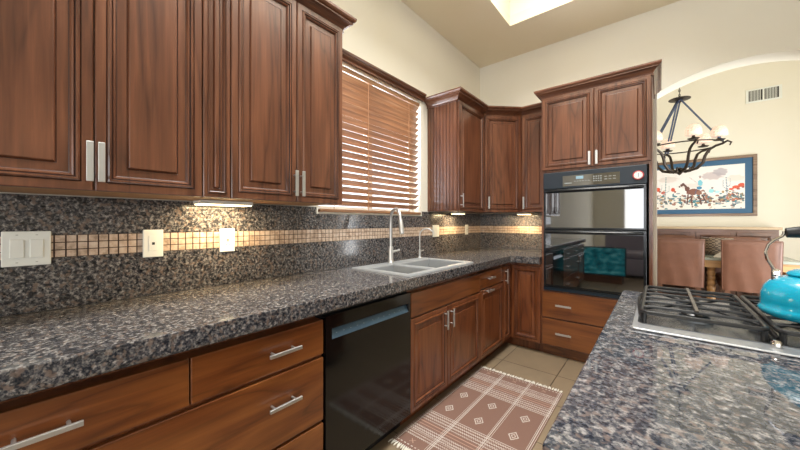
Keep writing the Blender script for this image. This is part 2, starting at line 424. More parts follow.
hc = Vector((FX, YD, 0))+Vector((q, q, 0))*0.052+Vector((q, -q, 0))*0.02; pull((hc.x, hc.y, 1.445), 'D', 0.128, d, True)
t = thing('wall_cabinet', (0.77, 3.5, UZ), 'narrow one-door cherry wall cabinet between the diagonal corner one and the ovens', 'cabinet')
m = MB(); m.box((XE0, YE, UZ+0.003), (XE1, D-0.002, UT)); m.build('body', WV, t)
d = panel_door((XE0+0.012, YE, UZ), 'B', XE1-XE0-0.016, UT-UZ-0.004, t, WV); pull((XE0+0.035, YE-0.02, 1.445), 'B', 0.128, d, True)
m = MB(); m.sweep([(o*1.22, 2.362+z*0.98) for o, z in CROWN], [(0.003, YC0), (FX+0.005, YC0), (FX+0.005, YD), (XE0, YE-0.005), (0.908, YE-0.005)], side=1)
tag(m.build('crown_molding', WX), 'stepped cherry crown molding bending round the corner cabinets', 'crown molding')

# ------------------------------------------------------------------ backsplashes and mosaic
BZ0, BZ1 = 0.916, 1.344; MZ0, MZ1 = 1.110, 1.196
def mosaic_left(y0, y1, x, parent):
    m = MB(); m.box((x, y0, MZ0), (x+0.002, y1, MZ1), 1); y = y0; p = 0.0303
    while y < y1-0.003:
        for k in range(3):
            z = MZ0+0.002+k*0.0284; m.box((x+0.002, y+0.0024, z), (x+0.0042, min(y+p-0.0024, y1), z+0.0248), 0)
        y += p
    m.build('mosaic_band', [TRAV, GROUT], parent)
t = thing('backsplash', (0, 1.4, BZ0), 'granite backsplash with a mosaic band along the window wall', 'backsplash')
X = 0.002; m = MB()
m.box((X, -0.9, BZ0), (0.012, D-0.014, MZ0)); m.box((X, -0.9, MZ1), (0.012, D-0.014, 1.300)); m.box((X, -0.9, 1.300), (0.012, 1.24, BZ1)); m.box((X, 2.45, 1.300), (0.012, D-0.014, BZ1))
m.build('granite_slab', GRANB, t); mosaic_left(-0.9, D-0.016, 0.008, t)
t = thing('backsplash', (0.45, D, BZ0), 'granite backsplash with a mosaic band on the short wall beside the ovens', 'backsplash')
m = MB(); Y = D-0.012
m.box((0.012, Y, BZ0), (0.910, D-0.002, MZ0)); m.box((0.012, Y, MZ1), (0.910, D-0.002, BZ1)); m.build('granite_slab', GRANB, t)
m = MB(); m.box((0.0135, D-0.010, MZ0), (0.91, D-0.008, MZ1), 1); x = 0.0135
while x < 0.905:
    for k in range(3):
        z = MZ0+0.002+k*0.0284; m.box((x+0.0014, D-0.0122, z), (min(x+0.0272, 0.91), D-0.010, z+0.0248), 0)
    x += 0.0286
m.build('mosaic_band', [TRAV, GROUT], t)

# ------------------------------------------------------------------ worktop
CZT = 0.914; CZB = 0.846
t = thing('worktop', (0.33, 1.4, CZB), 'speckled grey granite worktop with a thick edge running round the corner', 'worktop')
SKX0, SKX1, SKY0, SKY1 = 0.125, 0.59, 1.50, 2.285
m = MB(); y0 = -0.9; inn = 0.62
def cb(a, b): m.box((a[0], a[1], CZB), (b[0], b[1], CZT))
cb((0.002, y0), (inn, SKY0)); cb((0.002, SKY0), (SKX0, SKY1)); cb((SKX1, SKY0), (inn, SKY1)); cb((0.002, SKY1), (inn, D-0.014))
cb((inn, 3.09), (0.908, D-0.014))
NOSE = [(0, CZB), (0.024, CZB), (0.030, CZB+0.004), (0.032, CZB+0.012), (0.032, CZT-0.003), (0.0305, CZT), (0, CZT)]
m.sweep(NOSE, [(inn, y0), (inn, 3.04), (inn+0.05, 3.09), (0.908, 3.09)], side=1)
m.quad([(inn, 3.04, CZT), (inn+0.05, 3.09, CZT), (inn, 3.09, CZT)]); m.quad([(inn, 3.04, CZB), (inn+0.05, 3.09, CZB), (inn, 3.09, CZB)])
m.build('granite_top', GRAN, t, normals=True, smooth=False)

# ------------------------------------------------------------------ sink and taps
t = thing('double_sink', (0.36, 1.9, CZT), 'grey double-bowl drop-in sink under the window', 'sink')
m = MB(); rx0, rx1, ry0, ry1 = 0.10, 0.612, 1.475, 2.308; zt = 0.924
bowls = [(0.205, 1.515, 0.570, 1.795), (0.205, 1.835, 0.570, 2.270)]
def ringed(m, outer, inner, z):
    (a, b, c, d), (e, f, g, h) = outer, inner
    O = [(a, b, z), (c, b, z), (c, d, z), (a, d, z)]; I = [(e, f, z), (g, f, z), (g, h, z), (e, h, z)]
    for k in range(4): l = (k+1) % 4; m.quad([O[k], O[l], I[l], I[k]])
mid = 1.815
ringed(m, (rx0, ry0, rx1, mid), bowls[0], zt); ringed(m, (rx0, mid, rx1, ry1), bowls[1], zt)
o = [(rx0, ry0), (rx1, ry0), (rx1, ry1), (rx0, ry1)]
o2 = [(rx0-0.004, ry0-0.004), (rx1+0.004, ry0-0.004), (rx1+0.004, ry1+0.004), (rx0-0.004, ry1+0.004)]
for k in range(4):
    l = (k+1) % 4; m.quad([(*o[k], zt), (*o[l], zt), (*o2[l], CZT+0.001), (*o2[k], CZT+0.001)])
m.build('rim', GREYC, t)
for (a, b, c, d) in bowls:
    m = MB(); lv = [(0, zt), (0.006, zt-0.008), (0.012, 0.80), (0.03, 0.745), (0.05, 0.735)]
    for i in range(len(lv)-1):
        (i0, z0), (i1, z1) = lv[i], lv[i+1]
        A = [(a+i0, b+i0, z0), (c-i0, b+i0, z0), (c-i0, d-i0, z0), (a+i0, d-i0, z0)]; B = [(a+i1, b+i1, z1), (c-i1, b+i1, z1), (c-i1, d-i1, z1), (a+i1, d-i1, z1)]
        for k in range(4): l = (k+1) % 4; m.quad([A[k], A[l], B[l], B[k]])
    m.quad(B); bo = m.build('bowl', GREYC, t)
    MB().lathe([(0.0, 0.004), (0.03, 0.003), (0.042, 0.001), (0.045, 0)], ((a+c)/2, (b+d)/2, 0.7355), 20).build('drain', CHROME, bo, smooth=True)
fx, fy, fz = 0.150, 1.83, zt+0.0005
t = thing('kitchen_faucet', (fx, fy, fz), 'tall brushed gooseneck pull-down faucet behind the sink', 'faucet')
MB().lathe([(0.0, 0), (0.027, 0), (0.027, 0.008), (0.022, 0.014), (0.019, 0.05), (0.019, 0.12), (0.014, 0.13), (0.0, 0.13)], (fx, fy, fz), 24).build('base', NICK, t, smooth=True)
dv = Vector((0.90, -0.40, 0)).normalized(); R = 0.085; pts = [Vector((fx, fy, fz+0.12)), Vector((fx, fy, fz+0.30))]
for k in range(1, 13):
    a = pi*k/14*1.12; pts.append(Vector((fx, fy, fz+0.335))+dv*(R*(1-cos(a)))+Vector((0, 0, R*sin(a))))
MB().tube(pts, 0.012, 12).build('spout', NICK, t, smooth=True)
e = pts[-1]; dd = (pts[-1]-pts[-2]).normalized()
MB().tube([e, e+dd*0.02, e+dd*0.09, e+dd*0.115], [0.013, 0.017, 0.019, 0.016], 14).build('spray_head', NICK, t, smooth=True)
MB().tube([(fx, fy+0.015, fz+0.085), (fx, fy+0.04, fz+0.088), (fx+0.02, fy+0.085, fz+0.095)], [0.011, 0.009, 0.006], 10).build('lever', NICK, t, smooth=True)
gx, gy = 0.135, 2.235
t = thing('filter_faucet', (gx, gy, fz), 'small thin gooseneck water tap behind the far end of the sink', 'faucet')
MB().lathe([(0, 0), (0.017, 0), (0.017, 0.006), (0.011, 0.012), (0.011, 0.075), (0.0, 0.078)], (gx, gy, fz), 18).build('base', NICK, t, smooth=True)
pts = [Vector((gx, gy, fz+0.07)), Vector((gx, gy, fz+0.20))]
for k in range(1, 11):
    a = pi*k/12; pts.append(Vector((gx, gy, fz+0.20))+Vector((0.75, 0.3, 0)).normalized()*(0.062*(1-cos(a)))+Vector((0, 0, 0.062*sin(a))))
MB().tube(pts, 0.0055, 8).build('spout', NICK, t, smooth=True)
MB().tube([(gx, gy, fz+0.06), (gx+0.01, gy+0.045, fz+0.068)], 0.005, 8).build('lever', NICK, t, smooth=True)

# ------------------------------------------------------------------ base cabinets, left run
BX = 0.61; TK = 0.55
def base_body(y0, y1, t, x1=BX, top=CZB-0.002):
    m = MB(); m.box((0.002, y0+0.0005, 0.095), (x1, y1-0.0005, 0.812)); m.box((0.002, y0+0.0005, 0.812), (x1-0.05, y1-0.0005, top)); m.build('body', DV, t)
    MB().box((0.05, y0+0.0005, 0.001), (TK, y1-0.0005, 0.095)).build('toe_kick', DV, t)
t = thing('drawer_cabinet', (0.3, 0.28, 0), 'cherry drawer cabinet in the near left foreground, left of the dishwasher', 'cabinet'); base_body(-0.28, 0.843, t)
def drw(y0, y1, z0, z1, pulls):
    d = slab((BX, y0+0.002, z0), 'L', y1-y0-0.004, z1-z0, t, DY)
    for p, hz in pulls: pull((BX+0.02, p, hz), 'L', 0.134, d, False, off=0.035, wd=0.013, th=0.009)
drw(-0.28, 0.332, 0.666, 0.815, [(0.026, 0.746)]); drw(0.332, 0.841, 0.666, 0.815, [(0.643, 0.744)])
drw(-0.28, 0.841, 0.376, 0.651, [(-0.12, 0.542), (0.643, 0.542)]); drw(-0.28, 0.841, 0.100, 0.362, [(-0.12, 0.26), (0.643, 0.26)])
t = thing('drawer_cabinet', (0.3, -0.6, 0), 'cherry base cabinet at the nearest end of the worktop, outside the left edge', 'cabinet'); base_body(-0.88, -0.282, t)
drw(-0.88, -0.282, 0.666, 0.815, [(-0.58, 0.746)]); d = panel_door((BX, -0.878, 0.10), 'L', 0.594, 0.55, t, DV); pull((BX+0.02, -0.33, 0.57), 'L', 0.128, d)

# dishwasher
t = thing('dishwasher', (0.3, 1.16, 0), 'glossy black dishwasher with a recessed pocket handle', 'dishwasher')
MB().box((0.03, 0.848, 0.095), (0.60, 1.464, 0.84)).build('body', BLKMAT, t)
py0, py1, pz0, pz1 = 0.884, 1.442, 0.716, 0.766; m = MB(); xf = 0.632
a, b, z0, z1 = 0.850, 1.462, 0.105, 0.825
m.quad([(xf, a, z0), (xf, b, z0), (xf, b, pz0), (xf, a, pz0)]); m.quad([(xf, a, pz1), (xf, b, pz1), (xf, b, z1), (xf, a, z1)])
m.quad([(xf, a, pz0), (xf, py0, pz0), (xf, py0, pz1), (xf, a, pz1)]); m.quad([(xf, py1, pz0), (xf, b, pz0), (xf, b, pz1), (xf, py1, pz1)])
m.quad([(0.601, a, z0), (xf, a, z0), (xf, a, z1), (0.601, a, z1)]); m.quad([(0.601, b, z0), (0.601, b, z1), (xf, b, z1), (xf, b, z0)]); m.quad([(0.601, a, z1), (xf, a, z1), (xf, b, z1), (0.601, b, z1)]); m.quad([(0.601, a, z0), (0.601, b, z0), (xf, b, z0), (xf, a, z0)])
dr = m.build('door', DWM, t, normals=False)
m = MB(); xi = 0.606
m.quad([(xf, py0, pz1), (xf, py1, pz1), (xi, py1, pz1-0.004), (xi, py0, pz1-0.004)]); m.quad([(xi, py0, pz1-0.004), (xi, py1, pz1-0.004), (xi+0.004, py1, pz1-0.014), (xi+0.004, py0, pz1-0.014)])
m.quad([(xi, py0, pz1), (xf, py0, pz1), (xf, py0, pz0), (xi, py0, pz0)]); m.quad([(xi, py1, pz1), (xf, py1, pz1), (xf, py1, pz0), (xi, py1, pz0)])
m.build('pocket', BLKMAT, dr, normals=False)
DWS = plain('blue_grey_metal_strip', '4a6378', 0.3, 0.5, 0.1, 60)
m = MB(); m.quad([(xi+0.004, py0, pz1-0.012), (xi+0.004, py1, pz1-0.012), (xf, py1, pz0), (xf, py0, pz0)]); 
tag(m.build('control_strip', DWS, dr, normals=False), 'blue-grey control strip inside the pocket')
MARK = plain('pale_marks', '8a98a4', 0.5)
for i in range(11):
    yy = 0.915+i*0.043+(0.02 if i > 4 else 0); kx = 0.5; xx = xi+0.004+(xf-xi-0.004)*kx+0.0006; zz = (pz1-0.012)*(1-kx)+pz0*kx+0.0006
    MB().box((xx-0.001, yy, zz-0.001), (xx+0.0005, yy+0.008, zz+0.001)).build('button_mark', MARK, dr)
MB().box((0.05, 0.85, 0.001), (TK, 1.462, 0.094)).build('toe_kick', BLKMAT, t)

# sink base
t = thing('sink_cabinet', (0.3, 1.93, 0), 'two-door cherry base cabinet below the sink, right of the dishwasher', 'cabinet')
m = MB(); ya, yb = 1.4685, 2.3975
m.box((0.59, ya, 0.095), (BX, yb, 0.812)).box((0.595, ya, 0.812), (0.60, yb, 0.844)).box((0.002, ya, 0.095), (0.59, ya+0.018, 0.844)).box((0.002, yb-0.018, 0.095), (0.59, yb, 0.844)).box((0.002, ya+0.018, 0.095), (0.59, yb-0.018, 0.113)); m.build('body', DV, t)
MB().box((0.05, ya, 0.001), (TK, yb, 0.095)).build('toe_kick', DV, t)
slab((BX, 1.471, 0.672), 'L', 0.925, 0.145, t, DY, 'false_drawer_front')
d = panel_door((BX, 1.471, 0.10), 'L', 0.412, 0.560, t, DV); pull((BX+0.02, 1.845, 0.573), 'L', 0.128, d)
d = panel_door((BX, 1.889, 0.10), 'L', 0.506, 0.560, t, DV); pull((BX+0.02, 1.924, 0.573), 'L', 0.128, d)
t = thing('base_cabinet', (0.3, 2.64, 0), 'narrow cherry base cabinet with a drawer above a pull-out door', 'cabinet'); base_body(2.398, 2.888, t)
d = slab((BX, 2.402, 0.686), 'L', 0.480, 0.131, t, DY); pull((BX+0.02, 2.585, 0.762), 'L', 0.128, d, False)
d = panel_door((BX, 2.402, 0.10), 'L', 0.480, 0.572, t, DV); pull((BX+0.02, 2.56, 0.655), 'L', 0.128, d, False)
t = thing('corner_base_cabinet', (0.4, 3.3, 0), 'cherry corner base cabinet with a folding door in the inner corner', 'cabinet')
YB = 3.117
m = MB(); m.prism([(0.002, 2.889), (BX, 2.889), (BX, YB), (0.912, YB), (0.912, D-0.002), (0.002, D-0.002)], 0.095, 0.844); m.build('body', DV, t)
m = MB(); m.prism([(0.05, 2.889), (TK, 2.889), (TK, YB+0.06), (0.912, YB+0.06), (0.912, D-0.05), (0.05, D-0.05)], 0.001, 0.095); m.build('toe_kick', DV, t)
d = panel_door((BX, 2.892, 0.10), 'L', 0.200, 0.718, t, DV, st=0.03); pull((BX+0.02, 2.935, 0.728), 'L', 0.14, d)
panel_door((0.636, YB, 0.10), 'B', 0.270, 0.718, t, DV)

# ------------------------------------------------------------------ oven tower
TX0, TX1 = 0.914, 1.726; TZ = 2.40
t = thing('oven_tower_cabinet', (1.31, 3.4, 0), 'tall cherry cabinet housing the built-in ovens', 'cabinet')
m = MB(); m.box((TX0, YB, 0.095), (TX1, D-0.002, 0.612)).box((TX0, YB, 1.700), (TX1, D-0.002, TZ)).box((TX0, YB, 0.612), (TX0+0.02, D-0.002, 1.70)).box((TX1-0.02, YB, 0.612), (TX1, D-0.002, 1.70)).box((TX0+0.02, D-0.03, 0.612), (TX1-0.02, D-0.002, 1.70))
m.build('body', WV, t); MB().box((TX0, YB+0.05, 0.001), (TX1, D-0.05, 0.095)).build('toe_kick', DX, t)
d = slab((TX0+0.010, YB, 0.364), 'B', TX1-TX0-0.014, 0.240, t, DX); pull((1.106, YB-0.02, 0.487), 'B', 0.128, d, False)
d = slab((TX0+0.010, YB, 0.110), 'B', TX1-TX0-0.014, 0.240, t, DX); pull((1.106, YB-0.02, 0.232), 'B', 0.128, d, False)
sx = 1.338
d = panel_door((TX0+0.012, YB, 1.722), 'B', sx-TX0-0.014, 0.665, t, WV); pull((sx-0.030, YB-0.02, 1.79), 'B', 0.115, d)
d = panel_door((sx+0.002, YB, 1.722), 'B', TX1-sx-0.010, 0.665, t, WV); pull((sx+0.022, YB-0.02, 1.79), 'B', 0.115, d)
crown([(TX0+0.001, 3.292), (TX0+0.001, YB-0.003), (TX1, YB-0.003), (TX1, D-0.003)], 2.385, None, t, 'crown_molding', side=1, h=0.98, w=0.88)

t = thing('double_wall_oven', (1.31, 3.1, 0.62), 'black double wall oven with two glass doors built into the tall cabinet', 'oven')
OX0, OX1 = 0.936, 1.694; OY = YB-0.004
MB().box((OX0+0.003, OY, 0.616), (OX1-0.003, 3.65, 1.694)).build('body', BLKMAT, t)
MB().rbox((OX0, OY-0.028, 1.545), (OX1, OY-0.001, 1.694), 0.004).build('control_panel', OVENP, t)
cp = kids(t)[-1]
yp = OY-0.0285
dsp = MB().box((1.10, yp-0.001, 1.562), (1.52, yp, 1.655)).build('display', GLASS, t)
MK = plain('pale_grey_marks', '9aa0a0', 0.5)
m = MB()
for i in range(4):
    for j in range(3): m.box((1.335+i*0.017, yp-0.0018, 1.590+j*0.019), (1.345+i*0.017, yp-0.001, 1.598+j*0.019))
m.build('number_keys', MK, dsp)
for i in range(6):
    MB().box((1.19+i*0.021, yp-0.0018, 1.600), (1.203+i*0.021, yp-0.001, 1.604)).build('function_key', MK, dsp)
    MB().box((1.415+(i % 3)*0.03, yp-0.0018, 1.60+(i//3)*0.022), (1.433+(i % 3)*0.03, yp-0.001, 1.605+(i//3)*0.022)).build('function_key', MK, dsp)
MB().box((1.115, yp-0.0018, 1.585), (1.172, yp-0.001, 1.592)).build('function_key', MK, dsp)
m = MB(); m.box((1.205, yp-0.0018, 1.620), (1.262, yp-0.001, 1.645)); m.build('clock_screen', plain('display_blue', '88a8b8', 0.3), dsp)
def oven_door(z0, z1, wz0, wz1):
    d = MB().rbox((OX0+0.004, OY-0.030, z0), (OX1-0.004, OY-0.001, z1), 0.003).build('door', BLKGLOSS, t)
    MB().box((OX0+0.022, OY-0.0315, wz0), (OX1-0.022, OY-0.0302, wz1)).build('glass', GLASS, d)
    m = MB(); hz = z1-0.018
    pts = [(OX0+0.03, OY-0.030, hz), (OX0+0.036, OY-0.052, hz), (OX0+0.06, OY-0.060, hz)]+[(OX0+0.06+(OX1-OX0-0.12)*k/8, OY-0.062-0.006*sin(pi*k/8), hz) for k in range(1, 8)]+[(OX1-0.06, OY-0.060, hz), (OX1-0.036, OY-0.052, hz), (OX1-0.03, OY-0.030, hz)]
    m.tube(pts, 0.011, 10); m.build('handle', BLKGLOSS, d, smooth=True)
oven_door(1.180, 1.540, 1.195, 1.505); oven_door(0.655, 1.172, 0.672, 1.135)
MB().rbox((OX0, OY-0.022, 0.616), (OX1, OY-0.001, 0.650), 0.003).build('bottom_trim', plain('blue_black_trim', '1a2733', 0.2), t)
# round red timer on the panel
t = thing('kitchen_timer', (1.640, yp, 1.620), 'small round red kitchen timer stuck on the oven panel', 'timer')
def disc(m, c, r, y0, y1, n=28): m.cyl((c[0], y0, c[2]), (c[0], y1, c[2]), r, n)
m = MB(); disc(m, (1.640, 0, 1.612), 0.036, yp-0.016, yp-0.0005); m.build('rim', plain('red_plastic', 'b4252a', 0.3), t, bevel=0.003)
m = MB(); disc(m, (1.640, 0, 1.612), 0.028, yp-0.0175, yp-0.0155); fc = m.build('dial', WHITE, t)
m = MB()
for k in range(12): a = 2*pi*k/12; m.box((1.640+0.023*cos(a)-0.0018, yp-0.019, 1.612+0.023*sin(a)-0.0018), (1.640+0.023*cos(a)+0.0018, yp-0.0175, 1.612+0.023*sin(a)+0.0018))
m.build('dial_marks', plain('red_marks', 'a03030', 0.5), fc)
m = MB(); m.box((1.638, yp-0.022, 1.598), (1.642, yp-0.0178, 1.628)); m.build('pointer', plain('blue_grey_pointer', '5a7896', 0.4), fc)

# ------------------------------------------------------------------ window blind and valance
def blindmat():
    M = Mat('blind_slat_wood'); a = noise(M, coords(M, (30, 1.2, 30), True), 2, 4)
    M.ln(ramp(M, a.outputs[0], [(0.3, '7c563b'), (0.55, '98704f'), (0.75, 'ae8562')]), M.b.inputs['Base Color']); M.set(Roughness=0.35); return M.m
BLW = blindmat()
t = thing('window_blind', (0, 1.8, 1.305), 'wooden venetian blind covering the kitchen window', 'blind')
m = MB(); zt0 = 2.345; ns = 19; pitch = (zt0-1.35)/ns
ang = math.radians(-39)
for i in range(ns):
    z = zt0-i*pitch-0.02; hw = 0.026; cxs = -0.032
    dx, dz = hw*cos(ang), hw*sin(ang)
    # slat tipped so that its room-side edge hangs low
    ax, az, bx, bz = cxs+dx, z-dz, cxs-dx, z+dz
    nx, nz = 0.0015*sin(ang), 0.0015*cos(ang)
    y0, y1 = 1.270, 2.422
    pr = [(ax-nx, az-nz), (ax+nx, az+nz), (cxs+nx*2.2, z+nz*2.2), (bx+nx, bz+nz), (bx-nx, bz-nz), (cxs, z)]
    vs = [(p[0], y0, p[1]) for p in pr]+[(p[0], y1, p[1]) for p in pr]
    m.faces(vs, [(0, 1, 2, 3, 4, 5), (11, 10, 9, 8, 7, 6)]+[(k, (k+1) % 6, 6+(k+1) % 6, 6+k) for k in range(6)])
m.build('slats', BLW, t)
MB().rbox((-0.060, 1.268, 2.350), (-0.008, 2.424, 2.385), 0.003).build('head_rail', BLW, t)
MB().rbox((-0.050, 1.268, 1.313), (0.012, 2.424, 1.336), 0.003).build('bottom_rail', BLW, t)
for yy in (1.40, 1.74, 2.26):
    MB().box((-0.0065, yy-0.002, 1.335), (-0.0045, yy+0.002, 2.352)).build('ladder_cord', plain('cord_tan', 'b98a66', 0.7), t)
m = MB(); VP = [(0, 0), (0.022, 0), (0.022, 0.010), (0.016, 0.012), (0.018, 0.020), (0.027, 0.030), (0.038, 0.036), (0.038, 0.043), (0.044, 0.045), (0.048, 0.052), (0.048, 0.062), (0, 0.062)]
m.sweep([(o, 2.408+z) for o, z in VP], [(0.002, 1.190), (0.002, 2.462)], side=1)
tag(m.build('window_valance', WY), 'profiled cherry cornice strip above the window blind', 'valance')

# ------------------------------------------------------------------ outlets, switches
SCREW = plain('screw_white', 'b8bab2', 0.4)
def plate(name, kind, a, z0, z1, w, label, cat, feat):
    t = thing(name, ((0.012, a, z0) if kind == 'L' else (a, D-0.012, z0)), label, cat)
    x = 0.0125
    pl = MB().rbox((x, a-w/2, z0), (x+0.006, a+w/2, z1), 0.0025).build('plate', WHITE, t)
    zc = (z0+z1)/2
    for f in feat:
        if f[0] == 'rocker':
            m = MB(); m.rbox((x+0.006, a+f[1]-0.0165, zc-0.033), (x+0.010, a+f[1]+0.0165, zc+0.033), 0.002); m.build('rocker', WHITE, t)
            for s in (-1, 1): MB().box((x+0.0061, a+f[1]-0.003, zc+s*0.049-0.0015), (x+0.0068, a+f[1]+0.003, zc+s*0.049+0.0015)).build('screw', SCREW, t)
        if f[0] == 'jack':
            m = MB(); m.rbox((x+0.006, a-0.0165, zc-0.033), (x+0.0075, a+0.0165, zc+0.033), 0.0006); m.build('insert', WHITE, t)
            MB().box((x+0.0076, a-0.005, zc-0.006), (x+0.0082, a+0.005, zc+0.005)).build('socket', BLKMAT, t)
        if f[0] == 'gfci':
            m = MB(); m.rbox((x+0.006, a-0.0165, zc-0.033), (x+0.008, a+0.0165, zc+0.033), 0.0008); m.build('insert', WHITE, t)
            for s in (-1, 1):
                m = MB(); m.box((x+0.0081, a-0.008, zc+s*0.021-0.004), (x+0.0086, a-0.006, zc+s*0.021+0.004)).box((x+0.0081, a+0.006, zc+s*0.021-0.004), (x+0.0086, a+0.008, zc+s*0.021+0.004)); m.build('socket', BLKMAT, t)
            MB().box((x+0.0081, a-0.006, zc+0.001), (x+0.0092, a+0.006, zc+0.006)).build('reset_button', plain('red_button', 'a83c28', 0.5), t)
            MB().box((x+0.0081, a-0.006, zc-0.006), (x+0.0092, a+0.006, zc-0.001)).build('test_button', BLKMAT, t)
    return t
plate('light_switch', 'L', 0.004, 1.087, 1.211, 0.116, 'white double rocker light switch at the left end of the mosaic band', 'light switch', [('rocker', -0.023), ('rocker', 0.023)])
plate('wall_outlet', 'L', 0.368, 1.087, 1.210, 0.074, 'white wall plate with one small dark jack, next to the double switch', 'outlet', [('jack',)])
plate('wall_outlet', 'L', 0.681, 1.088, 1.209, 0.074, 'white power outlet with a red button under the bright cabinet light', 'outlet', [('gfci',)])
plate('light_switch', 'L', 2.676, 1.093, 1.213, 0.116, 'white light switch on the backsplash right of the small tap', 'light switch', [('rocker', -0.023), ('rocker', 0.023)])
plate('wall_outlet', 'L', 3.338, 1.097, 1.212, 0.072, 'cream power outlet near the inner corner, lit yellow by the cabinet light', 'outlet', [('gfci',)])

# ------------------------------------------------------------------ under-cabinet lights
LENS = emis('warm_light_lens', 'ffe2a8', 7.0)
def ucl(c, sx, sy, label, rz=0, p=3.0):
    t = thing('cabinet_light', (c[0], c[1], UZ-0.024), label, 'light', rz=0)
    a = (c[0]-sx/2, c[1]-sy/2); b = (c[0]+sx/2, c[1]+sy/2)
    MB().box((a[0], a[1], UZ-0.018), (b[0], b[1], UZ-0.001)).build('housing', WHITE, t)
    MB().box((a[0]+0.006, a[1]+0.006, UZ-0.022), (b[0]-0.006, b[1]-0.006, UZ-0.018)).build('lens', LENS, t)
    l = area('cabinet_light_glow', (0, 0, -0.004), (0, 0, 0), sx, sy, p, (1.0, 0.74, 0.42)); l.parent = t
ucl((0.11, 0.63), 0.10, 0.24, 'lit under-cabinet light below the cabinets left of the window', p=3.6)
ucl((0.13, 2.93), 0.09, 0.16, 'lit under-cabinet light below the beadboard-sided cabinet', p=3.2)
ucl((0.60, D-0.14), 0.14, 0.08, 'lit under-cabinet light below the narrow cabinet beside the ovens', p=3.4)

# ------------------------------------------------------------------ rug
def rugcol(x, y):
    base = lin('75584c'); cream = lin('b4a9a1'); salmon = lin('a58374')
    d = abs(y-1.915)
    for c in (0.795, 1.010, 1.218, 0.600):
        e = abs(x-c)
        if e < 0.0025 or 0.0085 < e < 0.012: return cream
    if d > 0.575: return cream
    if 0.545 < d < 0.553: return cream if int(x/0.012) % 2 else base
    if 0.322 < d < 0.330 or 0.350 < d < 0.355: return salmon
    if 0.43 < d < 0.433 or 0.205 < d < 0.209: return cream
    for c, h in ((0.225, 0.010), (0.250, 0.010), (0.275, 0.010), (0.300, 0.006), (0.378, 0.008), (0.40, 0.010), (0.418, 0.008), (0.448, 0.007), (0.468, 0.008)):
        if abs(d-c) < h*0.8:
            u = (x/0.014) % 1.0; v = (d-c)/h
            if abs(abs(u-0.5)*2-0.5-v*0.5) < 0.30: return cream
    if d < 0.19:
        for cx in (0.692, 0.902, 1.118):
            for cy in (1.806, 2.008):
                q = abs(x-cx)/0.030+abs(y-cy)/0.042
                if 0.80 < q < 1.05 or 0.30 < q < 0.5: return cream
    if 0.495 < d < 0.53:
        for cx in (0.692, 0.902, 1.118):
            if abs(abs(x-cx)-abs(d-0.512)) < 0.003 and abs(x-cx) < 0.014: return salmon
    return base
def color_grid(name, P0, U, V, nu, nv, fn, mat, parent):
    """fine grid with a per-face colour attribute"""
    P0, U, V = Vector(P0), Vector(U), Vector(V); off = wloc(parent) if parent else Vector((0, 0, 0))
    vs = [tuple(P0+U*(i/nu)+V*(j/nv)-off) for j in range(nv+1) for i in range(nu+1)]
    fs = [(j*(nu+1)+i, j*(nu+1)+i+1, (j+1)*(nu+1)+i+1, (j+1)*(nu+1)+i) for j in range(nv) for i in range(nu)]
    me = bpy.data.meshes.new(name); me.from_pydata(vs, [], fs); me.materials.append(mat)
    ca = me.color_attributes.new('Col', 'FLOAT_COLOR', 'CORNER'); data = []
    for j in range(nv):
        for i in range(nu):
            data += list(fn((i+0.5)/nu, (j+0.5)/nv))*4
    ca.data.foreach_set('color', data)
    o = bpy.data.objects.new(name, me); COL.objects.link(o); o.parent = parent; return o
t = thing('rug', (0.9, 1.915, 0), 'dusty pink woven rug with cream diamonds and stripes in front of the sink', 'rug')
RX_0, RX_1, RY_0, RY_1 = 0.590, 1.232, 1.345, 2.485
MB().box((RX_0, RY_0, 0.0005), (RX_1, RY_1, 0.0055)).build('backing', plain('rug_backing', '8a5c4e', 0.9), t)
color_grid('woven_face', (RX_0, RY_0, 0.0062), (RX_1-RX_0, 0, 0), (0, RY_1-RY_0, 0), 256, 456, lambda u, v: rugcol(RX_0+u*(RX_1-RX_0), RY_0+v*(RY_1-RY_0)), attr_mat('woven_rug', 0.9, True), t)
for yy, s in ((RY_1, 1), (RY_0, -1)):
    m = MB(); x = RX_0+0.006
    while x < RX_1-0.004:
        a = random.uniform(-0.012, 0.012); L = random.uniform(0.028, 0.042)
        m.tube([(x, yy, 0.005), (x+a*0.4, yy+s*L*0.5, 0.007), (x+a, yy+s*L, 0.004)], [0.0035, 0.0045, 0.003], 5); x += 0.0125
    tag(m.build('fringe', plain('cream_fringe', 'ddd8ce', 0.9), t, smooth=True), 'cream cotton fringe')

# ------------------------------------------------------------------ island
IX0, IX1, IY0, IY1 = 1.63, 3.40, 0.485, 1.862
t = thing('kitchen_island', (2.5, 1.15, 0), 'cherry kitchen island base under the polished granite in the right foreground', 'island')
MB().box((IX0+0.04, IY0+0.04, 0.095), (IX1-0.04, IY1-0.04, CZB-0.002)).build('body', DV, t)
MB().box((IX0+0.09, IY0+0.09, 0.001), (IX1-0.09, IY1-0.09, 0.095)).build('toe_kick', DV, t)
t = thing('island_worktop', (2.5, 1.15, CZB), 'polished speckled grey granite island top in the right foreground', 'worktop')
def rrect(x0, y0, x1, y1, r, n=5):
    out = []
    for cx, cy, a0 in ((x1-r, y1-r, 0), (x0+r, y1-r, 90), (x0+r, y0+r, 180), (x1-r, y0+r, 270)):
        for k in range(n+1): a = math.radians(a0+90*k/n); out.append((cx+r*cos(a), cy+r*sin(a)))
    return out
m = MB(); m.prism(rrect(IX0, IY0, IX1, IY1, 0.018), CZB, CZT); m.build('granite_top', GRANI, t, bevel=0.006, seg=3)

